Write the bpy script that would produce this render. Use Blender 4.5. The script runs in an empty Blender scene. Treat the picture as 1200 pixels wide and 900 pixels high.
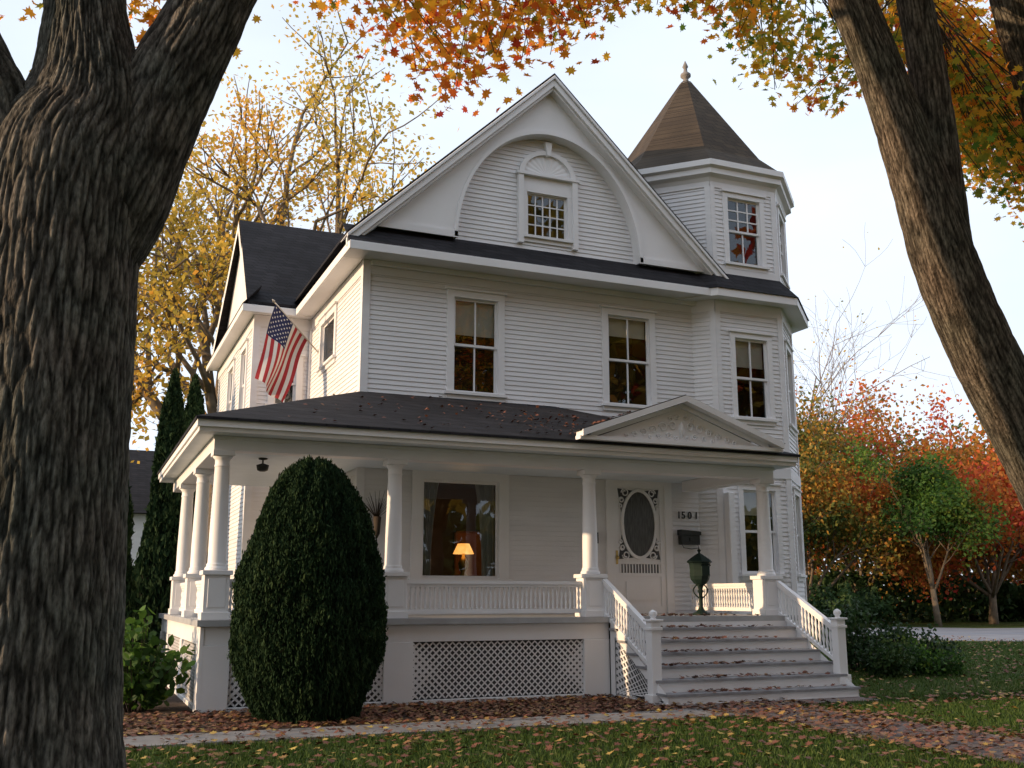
import bpy, math, random
import numpy as np
from mathutils import Vector, noise
random.seed(7); RNG=np.random.default_rng(11)
SC=bpy.context.scene; COL=SC.collection
SC.view_settings.view_transform='Standard'; SC.view_settings.look='None'; SC.view_settings.exposure=0

# ---------------------------------------------------------------- materials
def newmat(name):
    m=bpy.data.materials.new(name); m.use_nodes=True
    nt=m.node_tree; b=nt.nodes['Principled BSDF']
    return m,nt,b
def N(nt,t,**k):
    n=nt.nodes.new(t)
    for a,v in k.items(): setattr(n,a,v)
    return n
def ramp(nt,stops,fac):
    r=N(nt,'ShaderNodeValToRGB'); el=r.color_ramp.elements
    while len(el)<len(stops): el.new(0.5)
    for e,(p,c) in zip(el,stops):
        e.position=p; e.color=(c[0],c[1],c[2],1)
    nt.links.new(fac,r.inputs[0]); return r.outputs[0]
def mat(name,c1,c2=None,rough=.6,scale=3.,bump=0.,bscale=40.,stretch=(1,1,1),spec=.4,metal=0.,detail=4):
    m,nt,b=newmat(name)
    b.inputs['Roughness'].default_value=rough; b.inputs['Metallic'].default_value=metal
    b.inputs['Specular IOR Level'].default_value=spec
    tc=N(nt,'ShaderNodeTexCoord'); mp=N(nt,'ShaderNodeMapping'); mp.inputs['Scale'].default_value=stretch
    nt.links.new(tc.outputs['Object'],mp.inputs[0])
    if c2 is None: c2=tuple(x*.85 for x in c1)
    nz=N(nt,'ShaderNodeTexNoise'); nz.inputs['Scale'].default_value=scale; nz.inputs['Detail'].default_value=detail
    nt.links.new(mp.outputs[0],nz.inputs['Vector'])
    nt.links.new(ramp(nt,[(.3,c1),(.7,c2)],nz.outputs[0]),b.inputs['Base Color'])
    if bump>0:
        n2=N(nt,'ShaderNodeTexNoise'); n2.inputs['Scale'].default_value=bscale; n2.inputs['Detail'].default_value=3
        nt.links.new(mp.outputs[0],n2.inputs['Vector'])
        bp=N(nt,'ShaderNodeBump'); bp.inputs['Strength'].default_value=bump; bp.inputs['Distance'].default_value=.02
        nt.links.new(n2.outputs[0],bp.inputs['Height']); nt.links.new(bp.outputs[0],b.inputs['Normal'])
    return m
WHITE=mat('white_paint',(.84,.83,.84),(.77,.76,.77),rough=.5,scale=1.3,bump=.06,bscale=18)
SIDING=mat('siding_paint',(.82,.81,.825),(.73,.72,.735),rough=.55,scale=.9,bump=.06,bscale=9,stretch=(1,1,5),detail=7)
CEIL=mat('porch_ceiling_paint',(.70,.77,.83),(.64,.71,.77),rough=.5)
DECK=mat('deck_paint',(.42,.43,.44),(.34,.34,.35),rough=.55,scale=5,bump=.1)
TREAD=mat('tread_paint',(.32,.32,.34),(.20,.195,.20),rough=.6,scale=6,bump=.15)
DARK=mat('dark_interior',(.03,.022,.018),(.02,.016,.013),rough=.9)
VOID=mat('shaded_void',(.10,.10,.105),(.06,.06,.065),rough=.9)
BLACK=mat('black_iron',(.012,.014,.014),(.02,.022,.02),rough=.4,spec=.5)
GREENIRON=mat('green_iron',(.006,.018,.014),(.010,.024,.018),rough=.65,spec=.25)
CURT=mat('curtain_cloth',(.66,.67,.68),(.48,.49,.5),rough=.9,scale=30,stretch=(4,4,.2))
BLIND=mat('blind_cloth',(.76,.74,.69),(.68,.66,.6),rough=.9)
BRASS=mat('brass',(.6,.42,.16),(.5,.35,.12),rough=.3,metal=1)
WOOD=mat('dark_wood',(.06,.03,.015),(.04,.02,.01),rough=.4)
CONC=mat('concrete',(.27,.25,.235),(.19,.175,.165),rough=.9,scale=2,bump=.3)
DRIVE=mat('pale_drive',(.24,.24,.26),(.19,.19,.21),rough=.9,scale=1,bump=.3)
BRICKP=mat('brick_paving',(.18,.135,.12),(.11,.09,.085),rough=.9,scale=4,bump=.4)
ROOMW=mat('room_wall',(.09,.055,.035),(.06,.04,.028),rough=.9)
MULCH=mat('mulch',(.08,.05,.035),(.04,.027,.02),rough=1,scale=9,bump=1,bscale=60)

def shingle(name,ca,cb,cm,rh=.16):
    m,nt,b=newmat(name)
    b.inputs['Roughness'].default_value=.85; b.inputs['Specular IOR Level'].default_value=.25
    tc=N(nt,'ShaderNodeTexCoord'); sx=N(nt,'ShaderNodeSeparateXYZ'); nt.links.new(tc.outputs['Object'],sx.inputs[0])
    ad=N(nt,'ShaderNodeMath',operation='ADD'); nt.links.new(sx.outputs[0],ad.inputs[0]); nt.links.new(sx.outputs[1],ad.inputs[1])
    cb_=N(nt,'ShaderNodeCombineXYZ'); nt.links.new(ad.outputs[0],cb_.inputs[0])
    mu=N(nt,'ShaderNodeMath',operation='MULTIPLY'); mu.inputs[1].default_value=1.6; nt.links.new(sx.outputs[2],mu.inputs[0]); nt.links.new(mu.outputs[0],cb_.inputs[1])
    br=N(nt,'ShaderNodeTexBrick'); br.inputs['Scale'].default_value=1
    br.inputs['Brick Width'].default_value=.3; br.inputs['Row Height'].default_value=rh; br.inputs['Mortar Size'].default_value=.010
    br.inputs['Color1'].default_value=(*ca,1); br.inputs['Color2'].default_value=(*cb,1); br.inputs['Mortar'].default_value=(*cm,1)
    nt.links.new(cb_.outputs[0],br.inputs['Vector'])
    nz=N(nt,'ShaderNodeTexNoise'); nz.inputs['Scale'].default_value=1.2; nz.inputs['Detail'].default_value=6
    nt.links.new(tc.outputs['Object'],nz.inputs['Vector'])
    mx=N(nt,'ShaderNodeMix',data_type='RGBA',blend_type='MULTIPLY'); mx.inputs[0].default_value=.7
    nt.links.new(br.outputs['Color'],mx.inputs[6]); nt.links.new(ramp(nt,[(.3,(.6,.6,.6)),(.7,(1.3,1.3,1.3))],nz.outputs[0]),mx.inputs[7])
    nt.links.new(mx.outputs[2],b.inputs['Base Color'])
    bp=N(nt,'ShaderNodeBump'); bp.inputs['Strength'].default_value=.6; bp.inputs['Distance'].default_value=.015
    nt.links.new(br.outputs['Fac'],bp.inputs['Height']); bp.invert=True
    nt.links.new(bp.outputs[0],b.inputs['Normal']); return m
SHING=shingle('charcoal_shingles',(.026,.024,.028),(.014,.013,.016),(.006,.006,.006))
TSHING=shingle('sun_toned_shingles',(.070,.052,.035),(.048,.036,.026),(.028,.021,.016),.20)  # golden sunlight is put into the tower shingle colour

def glass():
    m=bpy.data.materials.new('window_glass'); m.use_nodes=True; nt=m.node_tree; nt.nodes.clear()
    o=N(nt,'ShaderNodeOutputMaterial'); mx=N(nt,'ShaderNodeMixShader'); t=N(nt,'ShaderNodeBsdfTransparent'); g=N(nt,'ShaderNodeBsdfGlossy')
    t.inputs[0].default_value=(.75,.77,.75,1); g.inputs['Roughness'].default_value=.01; g.inputs[0].default_value=(.9,.95,1,1)
    lw=N(nt,'ShaderNodeLayerWeight'); lw.inputs[0].default_value=.22
    mr=N(nt,'ShaderNodeMapRange'); mr.inputs[3].default_value=.07; mr.inputs[4].default_value=.8
    nt.links.new(lw.outputs['Fresnel'],mr.inputs[0]); nt.links.new(mr.outputs[0],mx.inputs[0])
    tc=N(nt,'ShaderNodeTexCoord'); nz=N(nt,'ShaderNodeTexNoise'); nz.inputs['Scale'].default_value=1.2
    nt.links.new(tc.outputs['Object'],nz.inputs['Vector'])
    bp=N(nt,'ShaderNodeBump'); bp.inputs['Strength'].default_value=.10; bp.inputs['Distance'].default_value=.03
    nt.links.new(nz.outputs[0],bp.inputs['Height']); nt.links.new(bp.outputs[0],g.inputs['Normal'])
    nt.links.new(t.outputs[0],mx.inputs[1]); nt.links.new(g.outputs[0],mx.inputs[2]); nt.links.new(mx.outputs[0],o.inputs[0]); return m
GLASS=glass()

def leafmat(name,stops,trans=.4,rough=.6,spec=.25):
    m=bpy.data.materials.new(name); m.use_nodes=True; nt=m.node_tree; nt.nodes.clear()
    o=N(nt,'ShaderNodeOutputMaterial'); a=N(nt,'ShaderNodeAttribute',attribute_name='lv')
    col=ramp(nt,stops,a.outputs['Fac'])
    d=N(nt,'ShaderNodeBsdfPrincipled'); d.inputs['Roughness'].default_value=rough; d.inputs['Specular IOR Level'].default_value=spec
    nt.links.new(col,d.inputs['Base Color'])
    if trans>0:
        t=N(nt,'ShaderNodeBsdfTranslucent'); nt.links.new(col,t.inputs[0]); mx=N(nt,'ShaderNodeMixShader'); mx.inputs[0].default_value=trans
        nt.links.new(d.outputs[0],mx.inputs[1]); nt.links.new(t.outputs[0],mx.inputs[2]); nt.links.new(mx.outputs[0],o.inputs[0])
    else: nt.links.new(d.outputs[0],o.inputs[0])
    return m
L_MAPLE=leafmat('maple_leaf',[(0,(.09,.17,.025)),(.2,(.36,.36,.045)),(.42,(.85,.48,.045)),(.68,(.88,.30,.035)),(.88,(.72,.11,.04)),(1,(.5,.06,.04))],.6)
L_YEL=leafmat('yellow_leaf',[(0,(.28,.24,.05)),(.35,(.62,.44,.07)),(.7,(.78,.50,.08)),(1,(.70,.35,.06))],.5)
L_ORG=leafmat('orange_leaf',[(0,(.20,.14,.03)),(.35,(.55,.24,.04)),(.7,(.62,.13,.04)),(1,(.50,.05,.04))],.45)
L_RUST=leafmat('rust_gold_leaf',[(0,(.04,.08,.02)),(.35,(.16,.16,.03)),(.65,(.48,.25,.04)),(1,(.55,.14,.03))],.4)
L_OLIVE=leafmat('olive_leaf',[(0,(.04,.08,.02)),(.5,(.13,.16,.03)),(1,(.40,.26,.04))],.4)
L_GREEN=leafmat('green_leaf',[(0,(.03,.07,.015)),(.6,(.08,.17,.025)),(1,(.20,.26,.04))],.4)
L_DARKG=leafmat('dark_green_leaf',[(0,(.015,.035,.012)),(.6,(.035,.075,.02)),(1,(.08,.12,.03))],.3)
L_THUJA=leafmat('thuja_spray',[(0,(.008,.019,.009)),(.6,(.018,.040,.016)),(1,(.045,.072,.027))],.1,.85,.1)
L_LIT=leafmat('fallen_leaf',[(0,(.26,.16,.09)),(.35,(.21,.085,.05)),(.7,(.13,.05,.035)),(.9,(.32,.20,.06)),(1,(.52,.38,.09))],.0,.7)
L_GRASS=leafmat('grass_blade',[(0,(.03,.06,.012)),(.6,(.065,.12,.022)),(1,(.13,.16,.04))],.3)
TWIG=mat('twig_bark',(.06,.045,.035),(.035,.028,.022),rough=.9)
LBARK=mat('light_bark',(.20,.15,.10),(.11,.085,.06),rough=.9,scale=5)
PBARK=mat('pale_bark',(.26,.20,.17),(.18,.14,.12),rough=.9,scale=5)
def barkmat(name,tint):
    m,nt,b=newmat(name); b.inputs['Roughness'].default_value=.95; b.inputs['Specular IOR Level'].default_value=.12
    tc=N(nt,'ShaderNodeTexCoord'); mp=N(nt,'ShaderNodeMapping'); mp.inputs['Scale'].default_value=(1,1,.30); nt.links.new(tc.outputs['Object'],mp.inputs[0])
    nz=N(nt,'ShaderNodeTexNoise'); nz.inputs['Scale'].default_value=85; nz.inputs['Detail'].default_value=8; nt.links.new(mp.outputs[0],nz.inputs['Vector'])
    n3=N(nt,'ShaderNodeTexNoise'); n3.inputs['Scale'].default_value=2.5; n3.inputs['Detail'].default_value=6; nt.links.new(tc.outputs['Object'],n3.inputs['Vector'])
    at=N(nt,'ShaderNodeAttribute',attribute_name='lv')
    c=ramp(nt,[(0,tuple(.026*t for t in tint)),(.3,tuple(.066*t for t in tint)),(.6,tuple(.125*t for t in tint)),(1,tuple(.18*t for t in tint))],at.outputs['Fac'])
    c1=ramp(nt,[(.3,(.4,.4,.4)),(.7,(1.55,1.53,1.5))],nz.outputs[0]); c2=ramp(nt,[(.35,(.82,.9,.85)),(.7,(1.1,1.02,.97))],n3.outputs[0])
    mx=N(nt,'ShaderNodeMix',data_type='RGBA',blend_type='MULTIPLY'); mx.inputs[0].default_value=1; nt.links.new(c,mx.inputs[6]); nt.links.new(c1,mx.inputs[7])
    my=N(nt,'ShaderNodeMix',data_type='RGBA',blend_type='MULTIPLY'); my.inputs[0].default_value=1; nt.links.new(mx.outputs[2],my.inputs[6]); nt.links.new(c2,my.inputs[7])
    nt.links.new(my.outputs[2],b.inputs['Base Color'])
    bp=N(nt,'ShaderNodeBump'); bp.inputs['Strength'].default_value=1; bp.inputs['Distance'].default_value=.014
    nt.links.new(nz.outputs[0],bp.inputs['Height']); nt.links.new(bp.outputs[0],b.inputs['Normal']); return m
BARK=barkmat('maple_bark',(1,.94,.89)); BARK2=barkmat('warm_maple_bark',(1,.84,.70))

# ---------------------------------------------------------------- mesh builder
def link(o,parent=None,label=None,category=None,kind=None,group=None):
    COL.objects.link(o)
    if parent is not None: o.parent=parent
    if label: o['label']=label
    if category: o['category']=category
    if kind: o['kind']=kind
    if group: o['group']=group
    return o
def empty(name,loc=(0,0,0),**k):
    o=bpy.data.objects.new(name,None); o.location=loc; return link(o,**k)
class M:
    def __init__(s,T=None): s.v=[];s.f=[];s.m=[];s.sm=[];s.T=T or (lambda a,b,c:(a,b,c))
    def p(s,a,b,c): s.v.append(s.T(a,b,c)); return len(s.v)-1
    def face(s,pts,m=0,sm=False):
        s.f.append([s.p(*q) for q in pts]); s.m.append(m); s.sm.append(sm)
    def box(s,a0,a1,b0,b1,c0,c1,m=0):
        i=[s.p(a,b,c) for c in (c0,c1) for b in (b0,b1) for a in (a0,a1)]
        for q in ((0,2,3,1),(4,5,7,6),(0,1,5,4),(2,6,7,3),(0,4,6,2),(1,3,7,5)):
            s.f.append([i[k] for k in q]); s.m.append(m); s.sm.append(False)
    def prism(s,poly,b0,b1,m=0):
        n=len(poly); A=[s.p(a,b0,c) for a,c in poly]; B=[s.p(a,b1,c) for a,c in poly]
        s.f.append(A); s.f.append(B[::-1]); s.m+= [m,m]; s.sm+=[False]*2
        for k in range(n):
            s.f.append([A[k],B[k],B[(k+1)%n],A[(k+1)%n]]); s.m.append(m); s.sm.append(False)
    def lathe(s,cx,cy,prof,n=16,m=0,ph=0,sm=True,cap=True):
        rings=[[s.p(cx+r*math.cos(ph+2*math.pi*k/n),cy+r*math.sin(ph+2*math.pi*k/n),z) for k in range(n)] for r,z in prof]
        for a,b in zip(rings,rings[1:]):
            for k in range(n):
                s.f.append([a[k],a[(k+1)%n],b[(k+1)%n],b[k]]); s.m.append(m); s.sm.append(sm)
        if cap:
            s.f.append(rings[0][::-1]); s.f.append(rings[-1]); s.m+=[m,m]; s.sm+=[False]*2
    def tube(s,pts,rad,n=6,m=0):
        pts=[Vector(p) for p in pts]; rings=[]; x=None
        for i,p in enumerate(pts):
            d=(pts[min(i+1,len(pts)-1)]-pts[max(i-1,0)]); d=d.normalized() if d.length>1e-6 else Vector((0,0,1))
            if x is None: x=d.orthogonal().normalized()
            x=(x-d*x.dot(d)); x=x.normalized() if x.length>1e-5 else d.orthogonal().normalized()
            y=d.cross(x); r=rad[i]
            rings.append([s.p(*(p+x*(r*math.cos(2*math.pi*k/n))+y*(r*math.sin(2*math.pi*k/n)))) for k in range(n)])
        for a,b in zip(rings,rings[1:]):
            for k in range(n):
                s.f.append([a[k],a[(k+1)%n],b[(k+1)%n],b[k]]); s.m.append(m); s.sm.append(True)
        s.f.append(rings[0][::-1]); s.f.append(rings[-1]); s.m+=[m,m]; s.sm+=[False]*2
    def obj(s,name,mats,parent=None,bevel=0,**k):
        me=bpy.data.meshes.new(name); me.from_pydata(s.v,[],s.f)
        for q in (mats if isinstance(mats,(list,tuple)) else [mats]): me.materials.append(q)
        me.polygons.foreach_set('material_index',s.m); me.polygons.foreach_set('use_smooth',s.sm); me.update()
        o=bpy.data.objects.new(name,me); link(o,parent=parent,**k)
        if bevel:
            b=o.modifiers.new('bevel','BEVEL'); b.width=bevel; b.segments=1; b.limit_method='ANGLE'
        return o
def frame(p0,p1):
    dx,dy=p1[0]-p0[0],p1[1]-p0[1]; L=math.hypot(dx,dy); ux,uy=dx/L,dy/L; ix,iy=-uy,ux
    return (lambda a,b,c:(p0[0]+ux*a+ix*b,p0[1]+uy*a+iy*b,c)),L
def clap(m,L,z0,z1,holes=(),lf=None,rf=None,h=.088,base=0.,mi=0):
    lf=lf or (lambda z:0.); rf=rf or (lambda z:L); z=z0
    while z<z1-1e-4:
        zt=min(z+h,z1); zm=(z+zt)/2
        cuts=sorted([(a,b) for a,b,c,d in holes if c<zm<d])
        l0,r0,l1,r1=lf(z),rf(z),lf(zt),rf(zt)
        xs=[('L',None)]+[x for ab in cuts for x in ab]+[('R',None)]
        for k in range(0,len(xs),2):
            a0,a1=(l0,l1) if k==0 else (xs[k],xs[k]); b0,b1=(r0,r1) if k+1==len(xs)-1 else (xs[k+1],xs[k+1])
            if b0-a0<.01 or b1-a1<0: continue
            m.face([(a0,base-.019,z),(b0,base-.019,z),(b1,base-.004,zt),(a1,base-.004,zt)],mi)
            m.face([(a0,base+.0,z),(b0,base+.0,z),(b0,base-.019,z),(a0,base-.019,z)],mi)
        z=zt

# ---------------------------------------------------------------- leaf clouds
MAPLE=np.array([(0,-.5),(.12,-.22),(.42,-.34),(.30,-.08),(.52,.10),(.26,.14),(.24,.34),(.10,.26),(0,.55),(-.10,.26),(-.24,.34),(-.26,.14),(-.52,.10),(-.30,-.08),(-.42,-.34),(-.12,-.22)])
OVAL=np.array([(0,-.5),(.3,-.15),(.26,.25),(0,.55),(-.26,.25),(-.3,-.15)])
RHOMB=np.array([(0,-.5),(.34,0),(0,.55),(-.34,0)])
SPRAY=np.array([(-.10,-.6),(.10,-.6),(.22,.2),(0,.8),(-.22,.2)])
def cloud(name,C,size,vals,material,tmpl=OVAL,flat=0.,bend=.25,upright=False,**k):
    C=np.asarray(C,float); n=len(C); t=len(tmpl)
    nr=RNG.normal(size=(n,3)); nr[:,2]=nr[:,2]*(1)+flat*np.sign(nr[:,2]+1e-9)*3
    if upright: nr[:,2]*=.35
    nr/=np.linalg.norm(nr,axis=1)[:,None]
    a=RNG.normal(size=(n,3))
    if upright: a=np.cross(nr,np.array([0,0,1.])+RNG.normal(0,.3,(n,3))); a=np.cross(a,nr); x=np.cross(nr,a)
    else: x=np.cross(nr,a)
    x/=np.linalg.norm(x,axis=1)[:,None]; y=np.cross(nr,x)
    if upright: y*=np.sign(y[:,2:3]+1e-9)
    S=np.asarray(size)[:,None,None] if np.ndim(size) else size
    tz=-bend*np.abs(tmpl[:,0])**1.3
    V=C[:,None,:]+S*(tmpl[None,:,0,None]*x[:,None,:]+tmpl[None,:,1,None]*y[:,None,:]+tz[None,:,None]*nr[:,None,:])
    me=bpy.data.meshes.new(name); me.vertices.add(n*t); me.vertices.foreach_set('co',V.reshape(-1))
    me.loops.add(n*t); me.loops.foreach_set('vertex_index',np.arange(n*t,dtype=np.int32))
    me.polygons.add(n); me.polygons.foreach_set('loop_start',np.arange(0,n*t,t,dtype=np.int32)); me.polygons.foreach_set('loop_total',np.full(n,t,dtype=np.int32))
    me.update(calc_edges=True); at=me.attributes.new('lv','FLOAT','FACE'); at.data.foreach_set('value',np.clip(vals,0,1).astype(np.float32))
    me.materials.append(material); o=bpy.data.objects.new(name,me); return link(o,**k)
def clump(C,s=.5,seed=0.,j=.18):
    return np.array([.5+.75*noise.noise(Vector((c[0]*s+seed,c[1]*s,c[2]*s))) for c in C])+RNG.normal(size=len(C))*j

# ---------------------------------------------------------------- HOUSE
house=empty('house',(7.8,18,0),label='white clapboard Victorian house with corner tower and wraparound porch',category='house')
bpy.context.view_layer.update()
def P(o):
    o.parent=house; o.matrix_parent_inverse=house.matrix_world.inverted(); return o
def sub(o,par):
    o.parent=par; o.matrix_parent_inverse=par.matrix_world.inverted() ; return o

def window(p0,p1,u0,u1,z0,z1,style='22',blind=0.,curtain=False,trim=.13,room=True,cap=True,dep=.7,lab=None):
    T,L=frame(p0,p1)
    m=M(T); t=trim
    m.box(u0-t,u0,-.045,.06,z0,z1); m.box(u1,u1+t,-.045,.06,z0,z1)
    m.box(u0-t,u1+t,-.048,.06,z1,z1+t)
    if cap: m.box(u0-t-.04,u1+t+.04,-.085,-.002,z1+t,z1+t+.035)
    m.box(u0-t-.04,u1+t+.04,-.09,.06,z0-.05,z0); m.box(u0-t,u1+t,-.043,.05,z0-.13,z0-.051)
    s=.045; zm=(z0+z1)/2
    def sash(a0,a1,c0,c1,b0,b1,nx,nz,w=.014):
        m.box(a0,a0+s,b0,b1,c0,c1); m.box(a1-s,a1,b0,b1,c0,c1); m.box(a0+s,a1-s,b0+.001,b1-.001,c1-s,c1); m.box(a0+s,a1-s,b0+.001,b1-.001,c0,c0+s)
        for i in range(1,nx):
            x=a0+s+(a1-a0-2*s)*i/nx; m.box(x-w,x+w,b0-.004,b1-.006,c0+s,c1-s)
        for i in range(1,nz):
            z=c0+s+(c1-c0-2*s)*i/nz; m.box(a0+s,a1-s,b0-.001,b1-.009,z-w,z+w)
    if style=='22': sash(u0,u1,zm-.02,z1,.02,.05,2,1); sash(u0,u1,z0,zm+.02,.052,.082,2,1)
    elif style=='33': sash(u0,u1,zm-.02,z1,.02,.05,3,3); sash(u0,u1,z0,zm+.02,.052,.082,2,1)
    elif style=='54': sash(u0,u1,z0,z1,.02,.05,5,4,.011)
    elif style=='11': sash(u0,u1,z0,z1,.02,.05,1,1)
    w=P(m.obj('window',WHITE))
    if lab: w['label']=lab
    g=M(T); gb=.035 if style in('54','11') else .067
    if style in('54','11'): g.face([(u0+s,gb,z0+s),(u1-s,gb,z0+s),(u1-s,gb,z1-s),(u0+s,gb,z1-s)])
    else:
        g.face([(u0+s,.067,z0+s),(u1-s,.067,z0+s),(u1-s,.067,zm-.02),(u0+s,.067,zm-.02)]); g.face([(u0+s,.035,zm+.02),(u1-s,.035,zm+.02),(u1-s,.035,z1-s),(u0+s,.035,z1-s)])
    sub(g.obj('window_pane',GLASS),w)
    if blind>0:
        b=M(T); b.box(u0+.03,u1-.03,.11,.118,z1-(z1-z0)*blind,z1); sub(b.obj('window_blind',BLIND),w)
    if curtain:
        n=24
        for side in(0,1):
            b=M(T)
            for i in range(n):
                def cu(k,zz):
                    q=k/n; wd=(u1-u0)*(.15+.10*((zz-z0)/(z1-z0))**2); a=u0+.02+q*wd if side==0 else u1-.02-q*wd
                    return (a,.17+.03*math.sin(k*1.9),zz)
                for k in range(6):
                    za=z0+(z1-z0)*k/6; zb=z0+(z1-z0)*(k+1)/6
                    b.face([cu(i,za),cu(i+1,za),cu(i+1,zb),cu(i,zb)],sm=False)
            sub(b.obj('curtain',CURT),w)
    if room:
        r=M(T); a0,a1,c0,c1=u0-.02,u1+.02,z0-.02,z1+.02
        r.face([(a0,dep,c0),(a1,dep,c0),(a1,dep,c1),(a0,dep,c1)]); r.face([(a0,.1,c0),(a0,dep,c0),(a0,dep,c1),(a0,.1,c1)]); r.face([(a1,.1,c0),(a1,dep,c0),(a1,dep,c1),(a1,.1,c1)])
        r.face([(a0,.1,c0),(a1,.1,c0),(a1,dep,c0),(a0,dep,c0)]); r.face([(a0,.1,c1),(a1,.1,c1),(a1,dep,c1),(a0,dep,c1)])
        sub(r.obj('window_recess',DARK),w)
    return w

FZ=1.16
FR=((4.3,16.9),(11.45,16.9)); LW=((4.3,21.3),(4.3,16.9)); WF=((3.1,21.3),(4.3,21.3)); WL=((3.1,27.2),(3.1,21.3))
W1=(1.67,2.53,5.05,6.81); W2=(4.82,5.74,5.06,6.82); WG=(1.13,2.56,1.77,3.46); DR=(4.86,5.96,FZ,3.55)
m=M(frame(*FR)[0]); clap(m,7.15,FZ-.3,7.3,[W1,W2,WG,DR])
m.T=frame(*LW)[0]; SW=(1.1,2.3,6.0,6.9); SG=(1.9,2.8,1.9,3.35); clap(m,4.4,FZ-.3,7.3,[SW,SG])
m.T=frame(*WF)[0]; WW=(.45,.9,5.4,6.35); clap(m,1.2,0.3,7.3,[WW])
m.T=frame(*WL)[0]; WX=(2.2,3.0,5.3,6.8); WY=(2.2,3.0,2.0,3.5); WZ=(4.3,5.0,5.3,6.8); clap(m,5.9,.3,7.3,[WX,WY,WZ])
m.T=lambda a,b,c:(a,b,c)
m.face([(3.12,27.2,0),(13.5,27.2,0),(13.5,27.2,7.3),(3.12,27.2,7.3)]); m.face([(13.5,19,0),(13.5,27.2,0),(13.5,27.2,7.3),(13.5,19,7.3)])
m.box(4.262,4.40,16.862,16.9,FZ,7.3); m.box(4.262,4.3,16.903,17.02,FZ,7.3); m.box(4.403,11.4,16.868,16.9,7.05,7.3); m.box(4.265,4.3,17.02,21.2,7.05,7.3)
m.box(3.062,3.2,21.262,21.3,.2,7.3); m.box(3.062,3.1,21.303,21.42,.2,7.3); m.box(4.24,4.3,21.2,21.26,FZ,7.3); m.box(3.065,3.1,21.42,27.2,7.05,7.3);m.box(3.2,4.24,21.266,21.3,7.05,7.3)
m.box(3.05,4.3,21.27,27,0,.3)
wall=P(m.obj('wall',SIDING))
window(*FR,*W1,blind=.38); window(*FR,*W2,blind=.22); window(*FR,*WG,style='11',curtain=True,room=False,trim=.19,cap=True,lab='large parlour window with curtains and lamp glowing inside')
window(*LW,*SW,style='11'); window(*LW,*SG); window(*WF,*WW); window(*WL,*WX); window(*WL,*WY); window(*WL,*WZ)
r=M(); r.face([(4.7,19.6,1.1),(8,19.6,1.1),(8,19.6,3.7),(4.7,19.6,3.7)]); r.face([(4.7,17,1.1),(4.7,19.6,1.1),(4.7,19.6,3.7),(4.7,17,3.7)]); r.face([(8,17,1.1),(8,19.6,1.1),(8,19.6,3.7),(8,17,3.7)])
r.face([(4.7,17,1.1),(8,17,1.1),(8,19.6,1.1),(4.7,19.6,1.1)]); r.face([(4.7,17,3.7),(8,17,3.7),(8,19.6,3.7),(4.7,19.6,3.7)])
P(r.obj('parlour',ROOMW))
t=M(); t.box(6.95,7.55,18.9,19.5,1.1,1.55); t.box(6.95,7.55,19.35,19.52,1.55,2.75); t.box(6.9,7.0,18.85,19.4,1.55,1.9); t.box(7.5,7.6,18.85,19.4,1.55,1.9)
t.obj('armchair',mat('chair_cloth',(.34,.10,.03),(.26,.08,.03),rough=.9),bevel=.04,label='rust coloured high backed armchair in the parlour',category='chair')
t=M(); t.lathe(6.72,18.3,[(.05,1.1),(.05,1.75),(.3,1.76),(.3,1.8)],20); t.obj('side_table',WOOD,label='small dark wooden side table in the parlour',category='table')
lampmat=bpy.data.materials.new('lamp_glow'); lampmat.use_nodes=True; nt=lampmat.node_tree; nt.nodes.clear(); e=N(nt,'ShaderNodeEmission'); e.inputs[1].default_value=1.8; oo=N(nt,'ShaderNodeOutputMaterial')
tcx=N(nt,'ShaderNodeTexCoord'); nzx=N(nt,'ShaderNodeTexNoise'); nzx.inputs['Scale'].default_value=6; nt.links.new(tcx.outputs['Object'],nzx.inputs['Vector']); nt.links.new(ramp(nt,[(.3,(1,.36,.07)),(.7,(1,.50,.14))],nzx.outputs[0]),e.inputs[0]); nt.links.new(e.outputs[0],oo.inputs[0])
t=M(); t.lathe(6.72,18.3,[(.09,1.801),(.1,1.83),(.04,1.9),(.09,2.0),(.1,2.08),(.03,2.2),(.015,2.3)],16)
lamp=t.obj('table_lamp',BRASS,label='lit table lamp with amber shade on side table',category='lamp')
t=M(); t.lathe(6.72,18.3,[(.20,2.25),(.11,2.44)],24,cap=False); sub(t.obj('lamp_shade',lampmat),lamp)
pl=bpy.data.lights.new('parlour_bulb','POINT'); pl.energy=6; pl.color=(1,.6,.28); pl.shadow_soft_size=.1; lo=bpy.data.objects.new('lamp_bulb',pl); lo.location=(6.72,18.3,2.62); COL.objects.link(lo); lo.parent=lamp

# main roof
m=M()
AX,AZ=7.82,11.42; EX=3.97; EZ=AZ-EX*.955
def rp(x): return AZ-abs(x-AX)*.955
def slab(pts,th,mi=0):
    m.face(pts,mi); m.face([(a,b,c-th) for a,b,c in pts],mi)
    n=len(pts)
    for i in range(n):
        a,b=pts[i],pts[(i+1)%n]; m.face([a,b,(b[0],b[1],b[2]-th),(a[0],a[1],a[2]-th)],mi)
slab([(AX,16.42,AZ),(AX,27.3,AZ),(AX-EX,27.3,EZ),(AX-EX,16.42,EZ)],.05); slab([(AX,16.42,AZ),(AX,27.3,AZ),(AX+EX,27.3,EZ),(AX+EX,16.42,EZ)],.05)
WY0,WRY,WRZ=20.98,24.1,10.4
slab([(3.0,WRY,WRZ),(AX,WRY,WRZ),(AX,WY0,7.5),(2.86,WY0,7.5)],.05); slab([(3.0,WRY,WRZ),(AX,WRY,WRZ),(AX,2*WRY-WY0,7.5),(2.86,2*WRY-WY0,7.5)],.05)
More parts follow.
